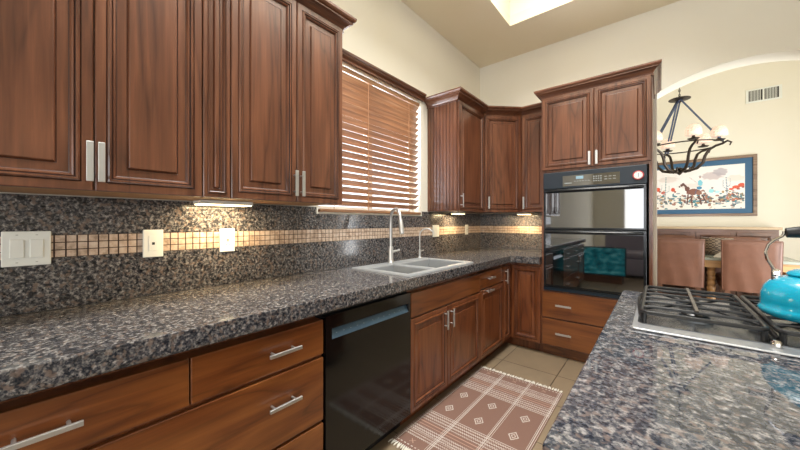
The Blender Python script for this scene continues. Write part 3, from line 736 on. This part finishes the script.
# ------------------------------------------------------------------ cooktop
KX0, KX1, KY0, KY1 = 1.700, 2.600, 1.195, 1.790
t = thing('gas_cooktop', (2.15, 1.5, CZT), 'stainless gas cooktop with black cast-iron grates set in the island', 'cooktop')
m = MB(); m.prism(rrect(KX0, KY0, KX1, KY1, 0.012), CZT+0.0006, CZT+0.007)
m.build('steel_frame', STEEL, t, bevel=0.003)
MB().prism(rrect(KX0+0.012, KY0+0.062, KX1-0.012, KY1-0.014, 0.02), CZT+0.0072, CZT+0.0095).build('burner_tray', plain('steel_tray', '777a7e', 0.25, 0.9), t)
def burner(x, y, r):
    b = MB().lathe([(0, 0), (r*1.25, 0), (r*1.2, 0.006), (r*1.0, 0.008), (r*0.95, 0.016), (0, 0.016)], (x, y, CZT+0.0098), 24).build('burner', plain('aluminium_burner', '6f757c', 0.35, 0.9), t, smooth=True)
    MB().lathe([(0, 0), (r*0.86, 0), (r*0.9, 0.004), (r*0.8, 0.008), (0, 0.009)], (x, y, CZT+0.0262), 24).build('burner_cap', IRON2, b, smooth=True)
for x, y, r in ((1.855, 1.40, 0.038), (1.855, 1.64, 0.032), (2.15, 1.52, 0.055), (2.45, 1.40, 0.035), (2.45, 1.64, 0.038)): burner(x, y, r)
def grate(x0, x1, y0=1.262, y1=1.775, zt=0.957):
    m = MB(); r = 0.0058
    zb = CZT+0.0100+r
    # outer loop
    fr = rrect(x0, y0, x1, y1, 0.022, 4); m.tube([(a, b, zt) for a, b in fr], 0.0065, 8, closed=True)
    # arched side rails below the loop
    for xx in (x0, x1):
        s = -1 if xx == x0 else 1
        for off in (0.0, 0.010):
            pts = []
            for k in range(13):
                f = k/12; z = zb+(zt-zb)*(0.15+0.55*sin(pi*f)) - off
                pts.append((xx+s*(0.016 if abs(xx-x0) < 1e-6 and x0 < 1.8 else 0.004)*sin(pi*f), y0+0.02+(y1-y0-0.04)*f, max(z, zb)))
            m.tube(pts, 0.0045, 6)
    # feet
    for xx in (x0+0.006, x1-0.006):
        for yy in (y0+0.01, y1-0.01): m.cyl((xx, yy, zt), (xx, yy, CZT+0.0100), 0.007, 8)
    # cross bars, dipping a little at the ends
    n = 5
    for k in range(1, n+1):
        yy = y0+(y1-y0)*k/(n+1); m.tube([(x0, yy, zt-0.001), (x0+0.03, yy, zt+0.002), (x1-0.03, yy, zt+0.002), (x1, yy, zt-0.001)], 0.0046, 7)
    for xa, xb in ((x0, x1), (x1, x0)): m.tube([(xa, y0+0.06, zt-0.004), (xb, y1-0.06, zt-0.004)], 0.004, 6)
    xm = (x0+x1)/2
    g = m.build('grate', IRON, t, smooth=True)
    MB().rbox((xm-0.0055, y0+0.07, zt+0.006), (xm+0.0055, y1-0.004, zt+0.0115), 0.002).build('centre_bar', plain('worn_iron', '5a544e', 0.25, 0.7), g)
grate(1.722, 1.990); grate(2.010, 2.290); grate(2.310, 2.580)
m = MB(); m.lathe([(0, 0), (0.011, 0), (0.011, 0.012), (0.007, 0.017), (0, 0.018)], (2.0, 1.245, CZT+0.008), 14); m.build('frame_screw', CHROME, t, smooth=True)
for k in range(5):
    m = MB(); m.lathe([(0, 0), (0.02, 0), (0.019, 0.02), (0.016, 0.024), (0, 0.024)], (2.33+k*0.052, 1.228, CZT+0.0076), 18); m.build('knob', IRON2, t, smooth=True)

# ------------------------------------------------------------------ kettle
kx, ky, kz = 2.117, 1.42, 0.9702
t = thing('tea_kettle', (kx, ky, kz), 'glossy teal enamel kettle on the cooktop at the right edge', 'kettle')
MB().lathe([(0, 0), (0.100, 0), (0.112, 0.004), (0.120, 0.012), (0.1215, 0.020), (0.118, 0.027), (0.1155, 0.032), (0.1165, 0.045), (0.115, 0.065), (0.109, 0.085), (0.098, 0.101), (0.082, 0.112), (0.062, 0.119), (0.055, 0.120), (0, 0.120)], (kx, ky, kz), 48).build('body', TEAL, t, smooth=True)
ld = MB().lathe([(0, 0), (0.064, 0), (0.066, 0.004), (0.062, 0.010), (0.050, 0.017), (0.030, 0.022), (0, 0.024)], (kx, ky, kz+0.1205), 40).build('lid', TEAL, t, smooth=True)
MB().lathe([(0, 0), (0.007, 0), (0.007, 0.010), (0.015, 0.018), (0.015, 0.028), (0, 0.032)], (kx, ky, kz+0.1440), 20).build('knob', IRON2, ld, smooth=True)
sp = [Vector((kx+0.09, ky, kz+0.06)), Vector((kx+0.135, ky, kz+0.085)), Vector((kx+0.165, ky, kz+0.115))]
MB().tube(sp, [0.026, 0.020, 0.013], 14).build('spout', TEAL, t, smooth=True)
for s in (-1, 1):
    m = MB(); m.rbox((kx+s*0.086-0.008, ky-0.009, kz+0.100), (kx+s*0.086+0.008, ky+0.009, kz+0.135), 0.003)
    hp = [(0.086, 0.125), (0.094, 0.145), (0.103, 0.165), (0.106, 0.185), (0.100, 0.207), (0.088, 0.222), (0.074, 0.232), (0.070, 0.240), (0.070, 0.248)]
    m.tube([(kx+s*a, ky, kz+b) for a, b in hp], 0.0036, 8); m.tube([(kx+s*0.070-0.004*s, ky, kz+0.243), (kx+s*0.066, ky, kz+0.243)], 0.0125, 12)
    m.build('handle_arm', CHROME, t, smooth=True)
m = MB(); gp = [(kx-0.066+0.132*k/10, ky, kz+0.243+0.004*sin(pi*k/10)) for k in range(11)]
m.tube(gp, [0.014, 0.0155, 0.0165, 0.0158, 0.0168, 0.0160, 0.0168, 0.0158, 0.0165, 0.0155, 0.014], 14); m.build('grip', BLKMAT, t, smooth=True)

# ------------------------------------------------------------------ dining room
# framed print
P = DY1; px0, px1, pz0, pz1 = 1.20, 2.918, 1.335, 2.285; ix0, ix1, iz0, iz1 = 1.33, 2.785, 1.462, 2.150
t = thing('framed_picture', ((px0+px1)/2, P, pz0), 'wide framed desert rider print with a blue mat on the dining wall', 'picture')
fw = 0.045; FR = wood('weathered_frame_wood', '4a3528', '7a5f4c', 'a08a74', 0, 0.5)
m = MB()
m.rbox((px0, P-0.035, pz0), (px1, P-0.002, pz0+fw)).rbox((px0, P-0.035, pz1-fw), (px1, P-0.002, pz1)).rbox((px0, P-0.034, pz0+fw-0.004), (px0+fw, P-0.002, pz1-fw+0.004)).rbox((px1-fw, P-0.034, pz0+fw-0.004), (px1, P-0.002, pz1-fw+0.004))
m.build('frame', FR, t)
MB().box((px0+fw-0.004, P-0.014, pz0+fw-0.004), (px1-fw+0.004, P-0.006, pz1-fw+0.004)).build('mat_board', plain('blue_mat', '356083', 0.6, 0, 0.02), t)
def px2s(u, v):
    # photo spot -> print coordinates on the wall plane
    uu = u-400; th = 0.69375; rx = -311.66*sin(th)+uu*cos(th); ry = 311.66*cos(th)+uu*sin(th)
    k = DY1/ry; return ((CX+rx*k-ix0)/(ix1-ix0), (CZ+(221.9-v)*k-iz0)/(iz1-iz0))
ELL = []
def el(u, v, ru, rv, col, rot=0): s, q = px2s(u, v); ELL.append((s, q, ru, rv, lin(col), rot))
def ln2(u0, v0, u1, v1, w, col, n=10):
    for k in range(n+1): f = k/n; el(u0+(u1-u0)*f, v0+(v1-v0)*f, w, w*2.0, col)
# mountains
for u, v, ru, rv, c in ((712, 176, .10, .10, 'bfb0b2'), (735, 178, .08, .08, 'e4d6cc'), (720, 172, .06, .10, 'aca3ab'), (690, 186, .12, .06, 'e2d8d2'), (668, 180, .10, .08, 'ded2cc')): el(u, v, ru, rv, c)
# red scrub
for u, v, ru, rv in ((658, 190, .02, .05), (673, 190, .018, .05), (663, 193, .02, .03), (736, 187, .03, .035), (741, 185, .025, .045), (731, 189, .02, .025)): el(u, v, ru, rv, 'd4502c'); el(u+2, v+2, ru*.5, rv*.5, '9c4a34')
# ground brush
rr = random.Random(3)
for k in range(230):
    u = rr.uniform(652, 743); v = rr.gauss(200, 4.0)
    el(u, v, rr.uniform(.006, .018), rr.uniform(.010, .034), rr.choice(['5a5f66', '8f9aa0', '4f6a70', '9d6f5c', '6a4a44', 'c4b4a4', '3f7f8c', 'a88a60']))
for k in range(40): el(rr.uniform(725, 744), rr.gauss(196, 2.5), rr.uniform(.005, .012), rr.uniform(.012, .03), rr.choice(['6a5048', 'b86a4a', '5d7a80', '8a7f60']))
# saguaros
ln2(665, 200, 666, 178, .006, '5f8790', 14); ln2(661, 192, 662, 186, .004, '5f8790', 5); ln2(661, 192, 665, 194, .004, '5f8790', 4); ln2(669, 191, 669, 186, .004, '6f959c', 5); ln2(669, 191, 666, 193, .004, '6f959c', 4)
ln2(727, 196, 726, 178, .006, '5b7f96', 12); ln2(723, 187, 723, 181, .004, '5b7f96', 5); ln2(723, 187, 727, 189, .004, '5b7f96', 4); ln2(730, 184, 730, 179, .0035, '6c90a2', 4); ln2(730, 185, 727, 187, .0035, '6c90a2', 4)
# horse
el(693, 192, .055, .075, '7d4d3c', 0); el(699, 193, .025, .05, '8f5f4c'); el(687, 189, .022, .06, '6b3d30'); ln2(687, 188, 683, 184, .011, '5f382c', 6); el(681.5, 185.5, .013, .035, '5f382c'); el(679.5, 187, .008, .022, '4c2c24')
for a, b in (((688, 195), (687, 204)), ((691, 196), (692, 205)), ((699, 196), (701, 204)), ((702, 195), (706, 202))): ln2(*a, *b, .0075, '5a362c', 10)
ln2(703, 190, 708, 196, .005, '3f2a26', 6)
# rider
el(700, 183, .019, .075, '7cc4d6'); el(699, 188, .022, .04, '3f83a8'); el(700, 177.5, .007, .018, 'a87a60'); el(700, 176.2, .012, .008, '5e7480'); ln2(697, 188, 695, 194, .005, '3f5c80', 5); ln2(690, 178, 698, 184, .003, '8a4a40', 8)
el(711, 191, .022, .045, '9adbe2'); el(717, 192, .02, .03, 'b9e6ea'); el(712, 188, .01, .02, '6a4f4c')
def art(s, q):
    c = lin('efe9e6') if q > 0.30 else lin('ece4dc')
    for (a, b, ru, rv, col, rot) in ELL:
        e = ((s-a)/ru)**2+((q-b)/rv)**2+0.25*sin(90*s+40*q)*sin(55*q-30*s)
        if e < 1:
            if ru > 0.055: k = 0.8*min(1, (1-e)*2.5); c = tuple(c[i]*(1-k)+col[i]*k for i in range(4))
            else: c = col
    return c
MB().box((ix0-0.006, P-0.0165, iz0-0.006), (ix1+0.006, P-0.0142, iz1+0.006)).build('print_backing', TRIMW, t)
color_grid('print', (ix0, P-0.0168, iz0), (ix1-ix0, 0, 0), (0, 0, iz1-iz0), 300, 142, art, attr_mat('printed_paper', 0.35), t)

# wall vent
t = thing('air_vent', (2.76, P, 3.1), 'white wall air vent with dark slots high on the dining wall', 'vent')
vx0, vx1, vz0, vz1 = 2.80, 3.165, 3.08, 3.285
m = MB(); m.rbox((vx0, P-0.012, vz0), (vx1, P-0.001, vz1), 0.002); m.build('frame', WHITE, t)
m = MB(); n = 12
for half in (0, 1):
    a = vx0+0.03+half*0.162; 
    m.box((a, P-0.0135, vz0+0.022), (a+0.142, P-0.0122, vz1-0.022))
m.build('slots', plain('vent_dark', '3c3a36', 0.8), t)
m = MB()
for half in (0, 1):
    a = vx0+0.03+half*0.162
    for k in range(1, 9): xx = a+0.135*k/9; m.box((xx-0.0028, P-0.018, vz0+0.022), (xx+0.0028, P-0.0137, vz1-0.022))
m.build('louvers', WHITE, t)

# sideboard
SW = wood('walnut_sideboard', '3c2419', '5f3d2c', '7d5640', 0, 0.4)
t = thing('sideboard', (2.2, 6.95, 0), 'tall dark wood sideboard with a pale top under the framed print', 'sideboard')
bx0, bx1, by0, by1 = 1.30, 3.06, 6.77, 7.15
MB().box((bx0, by0, 0.08), (bx1, by1, 1.13)).build('body', SW, t)
MB().rbox((bx0-0.03, by0-0.03, 1.131), (bx1+0.03, by1+0.005, 1.168), 0.006).build('top', plain('pale_stone_top', 'c2a888', 0.4), t)
MB().box((bx0+0.03, by0+0.03, 0.001), (bx1-0.03, by1-0.02, 0.079)).build('plinth', SW, t)
nd = 4; dw = (bx1-bx0)/nd
for k in range(nd): 
    d = panel_door((bx0+k*dw+0.03, by0, 0.12), 'B', dw-0.06, 0.97, t, SW, 'door', 0.018, 0.05)
    MB().lathe([(0, 0), (0.012, 0), (0.012, 0.02), (0, 0.022)], (bx0+k*dw+(dw-0.07 if k % 2 == 0 else 0.07), by0-0.033, 0.62), 12).build('knob', IRON, d, smooth=True)

# dining table
TW = wood('table_wood', '8a6238', 'b98a58', 'd4ab78', 0, 0.4)
t = thing('dining_table', (2.0, 6.15, 0), 'light wood dining table with a grey-green top behind the leather chairs', 'table')
tx0, tx1, ty0, ty1 = 1.05, 3.05, 5.62, 6.55
MB().rbox((tx0, ty0, 0.752), (tx1, ty1, 0.785), 0.006).build('tabletop', plain('grey_green_top', '9aa096', 0.2), t)
MB().box((tx0+0.04, ty0+0.03, 0.66), (tx1-0.04, ty1-0.03, 0.7515)).build('apron', TW, t)
for x in (tx0+0.14, 2.287, tx1-0.12):
    for y in (ty0+0.11, ty1-0.11):
        if x == 2.287 and y > 6: continue
        prof = [(0.03, 0.001), (0.042, 0.03), (0.030, 0.07)]
        for k in range(8): z = 0.1+k*0.065; prof += [(0.040, z), (0.044, z+0.03), (0.034, z+0.055)]
        prof += [(0.045, 0.64), (0.045, 0.6595)]
        MB().lathe(prof, (x, y, 0), 16).build('leg', TW, t, smooth=True)
# things on the table
t = MB().lathe([(0, 0), (0.12, 0), (0.165, 0.05), (0.18, 0.13), (0.168, 0.20), (0.158, 0.235), (0.152, 0.225), (0.165, 0.13), (0.11, 0.015), (0, 0.015)], (2.39, 6.20, 0.7855), 24)
def weave():
    M = Mat('woven_chevron'); w = M.node('ShaderNodeTexChecker'); w.inputs['Scale'].default_value = 34; M.ln(coords(M, (1, 1, 1.6)), w.inputs[0])
    w.inputs[1].default_value = lin('8c7a66'); w.inputs[2].default_value = lin('4a3c34'); M.ln(w.outputs[0], M.b.inputs['Base Color']); M.set(Roughness=0.8); return M.m
tag(t.build('woven_basket', weave(), smooth=True), 'round dark woven basket on the dining table between the two leather chairs', 'basket')
m = MB(); m.lathe([(0, 0), (0.07, 0), (0.105, 0.04), (0.118, 0.10), (0.108, 0.17), (0.07, 0.212), (0.05, 0.222), (0.045, 0.21), (0.09, 0.15), (0, 0.02)], (2.07, 6.02, 0.7855), 24)
tag(m.build('clay_pot', plain('tan_clay', 'b07a48', 0.7, 0, 0.15, 40), smooth=True), 'round tan clay pot on the table behind the left leather chair', 'pot')
m = MB(); n = 10
pts = [(2.31, 5.70, 0.7865), (2.50, 5.72, 0.7865), (2.49, 5.90, 0.7865), (2.32, 5.88, 0.7865), (2.42, 5.82, 0.885)]
m.faces(pts, [(3, 2, 1, 0), (0, 1, 4), (1, 2, 4), (2, 3, 4), (3, 0, 4)])
tag(m.build('folded_napkin', plain('white_linen', 'd8d0c8', 0.85), bevel=0.004), 'white linen napkin folded to a peak on the dining table', 'napkin')

# dining chairs
def make_chair(label, group=None):
    t = thing('dining_chair', (0, 0, 0), label, 'chair', group)
    # back faces -y side (towards the kitchen); seat extends to +y
    bm = bmesh.new(); nx, nz = 14, 18; W2 = 0.247
    grid = {}
    for side in (0, 1):
        for i in range(nx+1):
            for j in range(nz+1):
                f = i/nx*2-1; g = j/nz
                z = 0.40+g*0.63+0.006*(1-f*f)*(1 if g == 1 else 0)
                w = W2*(1-0.035*(1-g))
                y = -0.02-0.05*g+0.012*f*f + (0.075 if side else 0) + (0.004*sin(9*f+5*g)*(1-g) if not side else 0)
                e = 0.012 if (i in (0, nx) or j in (nz,)) else 0
                grid[side, i, j] = bm.verts.new((f*w, y+(e if not side else -e), z-e*(0.6 if j == nz else 0)))
    for i in range(nx):
        for j in range(nz):
            bm.faces.new([grid[0, i, j], grid[0, i+1, j], grid[0, i+1, j+1], grid[0, i, j+1]])
            bm.faces.new([grid[1, i, j], grid[1, i, j+1], grid[1, i+1, j+1], grid[1, i+1, j]])
    for j in range(nz):
        bm.faces.new([grid[0, 0, j], grid[0, 0, j+1], grid[1, 0, j+1], grid[1, 0, j]]); bm.faces.new([grid[0, nx, j], grid[1, nx, j], grid[1, nx, j+1], grid[0, nx, j+1]])
    for i in range(nx):
        bm.faces.new([grid[0, i, nz], grid[0, i+1, nz], grid[1, i+1, nz], grid[1, i, nz]]); bm.faces.new([grid[0, i, 0], grid[1, i, 0], grid[1, i+1, 0], grid[0, i+1, 0]])
    m = MB(); bm.verts.index_update(); m.bm(bm); m.build('backrest', LEATHER, t, smooth=True)
    m = MB()
    for s in (-1, 1): m.tube([(s*0.236, -0.028+0.004, 0.41), (s*0.240, -0.05, 0.7), (s*0.243, -0.066, 1.015)], 0.0035, 6)
    m.tube([(-0.24, -0.068, 1.012), (0, -0.078, 1.020), (0.24, -0.068, 1.012)], 0.0035, 6); m.build('piping', LEATHER, t, smooth=True)
    MB().rbox((-0.235, 0.058, 0.40), (0.235, 0.50, 0.50), 0.022, 3).build('seat', LEATHER, t, smooth=True)
    for sx in (-1, 1):
        for yy in (0.01, 0.45):
            x = sx*0.19; m = MB(); m.faces([(x-0.016, yy-0.016, 0.001), (x+0.016, yy-0.016, 0.001), (x+0.016, yy+0.016, 0.001), (x-0.016, yy+0.016, 0.001), (x-0.024, yy-0.022, 0.3995), (x+0.024, yy-0.022, 0.3995), (x+0.024, yy+0.022, 0.3995), (x-0.024, yy+0.022, 0.3995)],
                [(3, 2, 1, 0), (4, 5, 6, 7), (0, 1, 5, 4), (1, 2, 6, 5), (2, 3, 7, 6), (3, 0, 4, 7)])
            m.build('leg', SW, t)
    return t
LG = 'leather chairs round the dining table'
c0 = make_chair('brown leather dining chair half behind the kettle, back to the kitchen', LG)
spots = [((2.605, 5.56, 0), 0.0, None), ((1.965, 5.56, 0), 0.0, 'brown leather dining chair beside the oven wall, back to the kitchen'),
         ((2.62, 6.64, 0), pi, 'brown leather dining chair facing the kitchen behind the right near chair'), ((1.95, 6.64, 0), pi, 'brown leather dining chair facing the kitchen behind the left near chair')]
for i, (loc, rz, lb) in enumerate(spots):
    c = c0 if i == 0 else copy_tree(c0)
    # chairs tucked so the seats slide under the table
    c.location = loc; c.rotation_euler = (0, 0, rz)
    if lb: c['label'] = lb

# low bench right of the sideboard
t = thing('low_bench', (3.65, 6.9, 0), 'low bench with a pale top right of the sideboard', 'bench')
MB().rbox((3.14, 6.72, 0.50), (4.17, 7.16, 0.60), 0.01).build('seat', plain('pale_stone', 'c8c2b0', 0.5), t)
MB().box((3.17, 6.76, 0.001), (4.15, 7.15, 0.46)).build('base', plain('tan_brown_base', 'a67c50', 0.5), t)
MB().box((3.16, 6.75, 0.461), (4.16, 7.155, 0.499)).build('edge_strip', plain('dark_strip', '4f4a44', 0.5), t)

# ------------------------------------------------------------------ chandelier
hx, hy = 1.995, 6.15
BRZ = plain('dark_bronze', '3b322c', 0.45, 0.6, 0.1); STRAP = plain('blue_grey_iron_straps', '5f6d8c', 0.4, 0.5)
t = thing('chandelier', (hx, hy, 1.94), 'bronze chandelier with glowing alabaster shades over the dining table', 'chandelier')
ZR = 2.335; RR = 0.45
m = MB(); m.tube([(hx, hy, 3.085+0.001*k) for k in (0, 814)], 0.004, 6)
k = 0; z = 3.085
while z < DZC-0.03:
    a = (pi/2)*(k % 2); ring = [(hx+0.011*cos(q)*cos(a), hy+0.011*cos(q)*sin(a), z+0.02+0.021*sin(q)) for q in [2*pi*j/10 for j in range(10)]]
    m.tube(ring, 0.0035, 5, closed=True); z += 0.034; k += 1
m.build('chain', BRZ, t, smooth=True)
MB().lathe([(0, 0.035), (0.02, 0.03), (0.05, 0.008), (0.125, 0.0), (0.125, -0.008), (0.03, -0.02), (0.02, -0.05), (0, -0.055)], (hx, hy, 3.050), 28).build('hub_plate', BRZ, t, smooth=True)
MB().lathe([(0, 0.03), (0.05, 0.028), (0.055, 0), (0, 0)], (hx, hy, DZC-0.032), 20).build('ceiling_canopy', BRZ, t, smooth=True)
ring = [(hx+RR*cos(2*pi*j/64), hy+RR*sin(2*pi*j/64), ZR) for j in range(64)]
m = MB(); m.tube(ring, 0.009, 8, closed=True); m.build('ring', BRZ, t, smooth=True)
vd = math.atan2(-hy, CX-hx)   # towards the camera
for k in range(3):
    a = vd+math.radians(80+120*k); c, s = cos(a), sin(a); m = MB()
    for o in (-0.015, 0.015):
        m.tube([(hx+0.02*c-o*s, hy+0.02*s+o*c, 3.03), (hx+RR*0.55*c-o*s, hy+RR*0.55*s+o*c, 2.66), (hx+RR*c-o*s, hy+RR*s+o*c, ZR)], 0.011, 6)
    m.build('strap', STRAP, t, smooth=True)
SHADE = emis('alabaster_glow', 'ffe6cc', 0.48); 
sM = SHADE.node_tree; nb = sM.nodes['Principled BSDF']; nb.inputs['Base Color'].default_value = lin('e2ccb8')
wv = sM.nodes.new('ShaderNodeTexNoise'); wv.inputs['Scale'].default_value = 12; wv.inputs['Distortion'].default_value = 1.5
rmp = sM.nodes.new('ShaderNodeValToRGB'); rmp.color_ramp.elements[0].position = 0.38; rmp.color_ramp.elements[0].color = lin('c8794c'); rmp.color_ramp.elements[1].position = 0.6; rmp.color_ramp.elements[1].color = lin('fff4ea')
sM.links.new(wv.outputs[0], rmp.inputs[0]); sM.links.new(rmp.outputs[0], nb.inputs['Emission Color'])
for k in range(6):
    # seen from the kitchen: the nearest lamp sits 25 degrees right of the middle
    a = vd+math.radians(20+60*k); c, s = cos(a), sin(a)
    m = MB()
    arm = [(0.03, 2.0), (0.10, 1.985), (0.19, 2.01), (0.25, 2.08), (0.27, 2.17), (0.31, 2.25), (0.38, 2.295), (0.44, 2.31), (0.49, 2.34), (0.525, 2.315), (0.51, 2.275)]
    m.tube([(hx+r*c, hy+r*s, z) for r, z in arm], [0.016, 0.020, 0.020, 0.019, 0.018, 0.017, 0.016, 0.015, 0.013, 0.011, 0.008], 8)
    ar = m.build('arm', BRZ, t, smooth=True)
    lx, ly, lz = hx+0.41*c, hy+0.41*s, 2.36
    MB().lathe([(0, 0), (0.05, 0), (0.065, 0.012), (0.03, 0.02), (0.016, 0.035), (0.016, 0.075), (0, 0.075)], (lx, ly, lz), 18).build('lamp_cup', BRZ, ar, smooth=True)
    m = MB(); m.lathe([(0.0416, 0.0500), (0.0704, 0.0517), (0.0848, 0.0601), (0.0888, 0.0794), (0.0872, 0.1130), (0.0784, 0.1508), (0.0600, 0.1827), (0.0320, 0.2012), (0.0000, 0.2062)], (lx, ly, lz), 24)
    m.lathe([(0.0000, 0.2012), (0.0304, 0.1962), (0.0576, 0.1785), (0.0744, 0.1491), (0.0832, 0.1130), (0.0848, 0.0794), (0.0808, 0.0634), (0.0416, 0.0517)], (lx, ly, lz), 24)
    m.build('shade', SHADE, ar, smooth=True)
m = MB(); m.lathe([(0, -0.03), (0.015, -0.02), (0.03, 0.0), (0.05, 0.02), (0.03, 0.045), (0.05, 0.07), (0, 0.09)], (hx, hy, 1.96), 20)
for k in range(6):
    a = 2*pi*k/6+0.3; c, s = cos(a), sin(a)
    m.tube([(hx+r*c, hy+r*s, z) for r, z in ((0.03, 1.99), (0.08, 1.975), (0.13, 1.985), (0.15, 2.02), (0.13, 2.04))], [0.01, 0.012, 0.011, 0.009, 0.006], 6)
m.build('finial', BRZ, t, smooth=True)

# ------------------------------------------------------------------ living side, seen mirrored in the oven glass
t = thing('television', (0.69, -1.45, 0), 'television with a teal picture on a low stand, mirrored in the lower oven', 'television')
MB().rbox((0.11, -1.47, 0.15), (1.265, -1.43, 0.73), 0.006).build('bezel', BLKMAT, t)
def scr():
    M = Mat('teal_screen'); n = noise(M, coords(M, (3, 1, 6)), 2.0, 3)
    c = ramp(M, n.outputs[0], [(0.3, '0d4a55'), (0.5, '1f8f98'), (0.7, '7cd0d0')]); M.ln(c, M.b.inputs['Emission Color']); M.b.inputs['Emission Strength'].default_value = 0.8
    M.b.inputs['Base Color'].default_value = (0, 0, 0, 1); return M.m
MB().box((0.13, -1.4295, 0.17), (1.245, -1.428, 0.71)).build('screen', scr(), t)
MB().box((0.2, -1.75, 0.001), (1.2, -1.40, 0.149)).build('stand', SW, t)
t = thing('sofa', (1.6, -2.9, 0), 'grey sofa behind the kitchen, mirrored in the lower oven', 'sofa')
FAB = plain('grey_lavender_fabric', 'a9a3b4', 0.9, 0, 0.06, 60)
MB().rbox((0.7, -3.3, 0.05), (2.7, -2.4, 0.42), 0.04, 3).build('base', FAB, t, smooth=True)
MB().rbox((0.7, -3.5, 0.05), (2.7, -3.305, 0.95), 0.05, 3).build('backrest', FAB, t, smooth=True)
for x in (0.49, 2.71): MB().rbox((x, -3.5, 0.05), (x+0.2, -2.4, 0.62), 0.04, 3).build('armrest', FAB, t, smooth=True)
for x in (0.71, 1.71): MB().rbox((x, -3.30, 0.425), (x+0.98, -2.42, 0.56), 0.04, 3).build('seat_cushion', FAB, t, smooth=True)
for x in (0.6, 2.8):
    for y in (-3.4, -2.5): MB().cyl((x, y, 0.001), (x, y, 0.051), 0.025, 10).build('foot', SW, t)

# ------------------------------------------------------------------ groups of repeats
GROUPS = {'wall_cabinet': 'cherry wall cabinets', 'drawer_cabinet': 'cherry drawer cabinets at the near end', 'light_switch': 'white switches on the backsplash',
          'wall_outlet': 'outlets on the backsplash', 'cabinet_light': 'lights under the wall cabinets', 'crown_molding': 'crown moldings on the wall cabinets', 'backsplash': 'granite backsplashes'}
for o in bpy.data.objects:
    b = o.name.split('.')[0]
    if o.parent is None and b in GROUPS and 'label' in o: o['group'] = GROUPS[b]
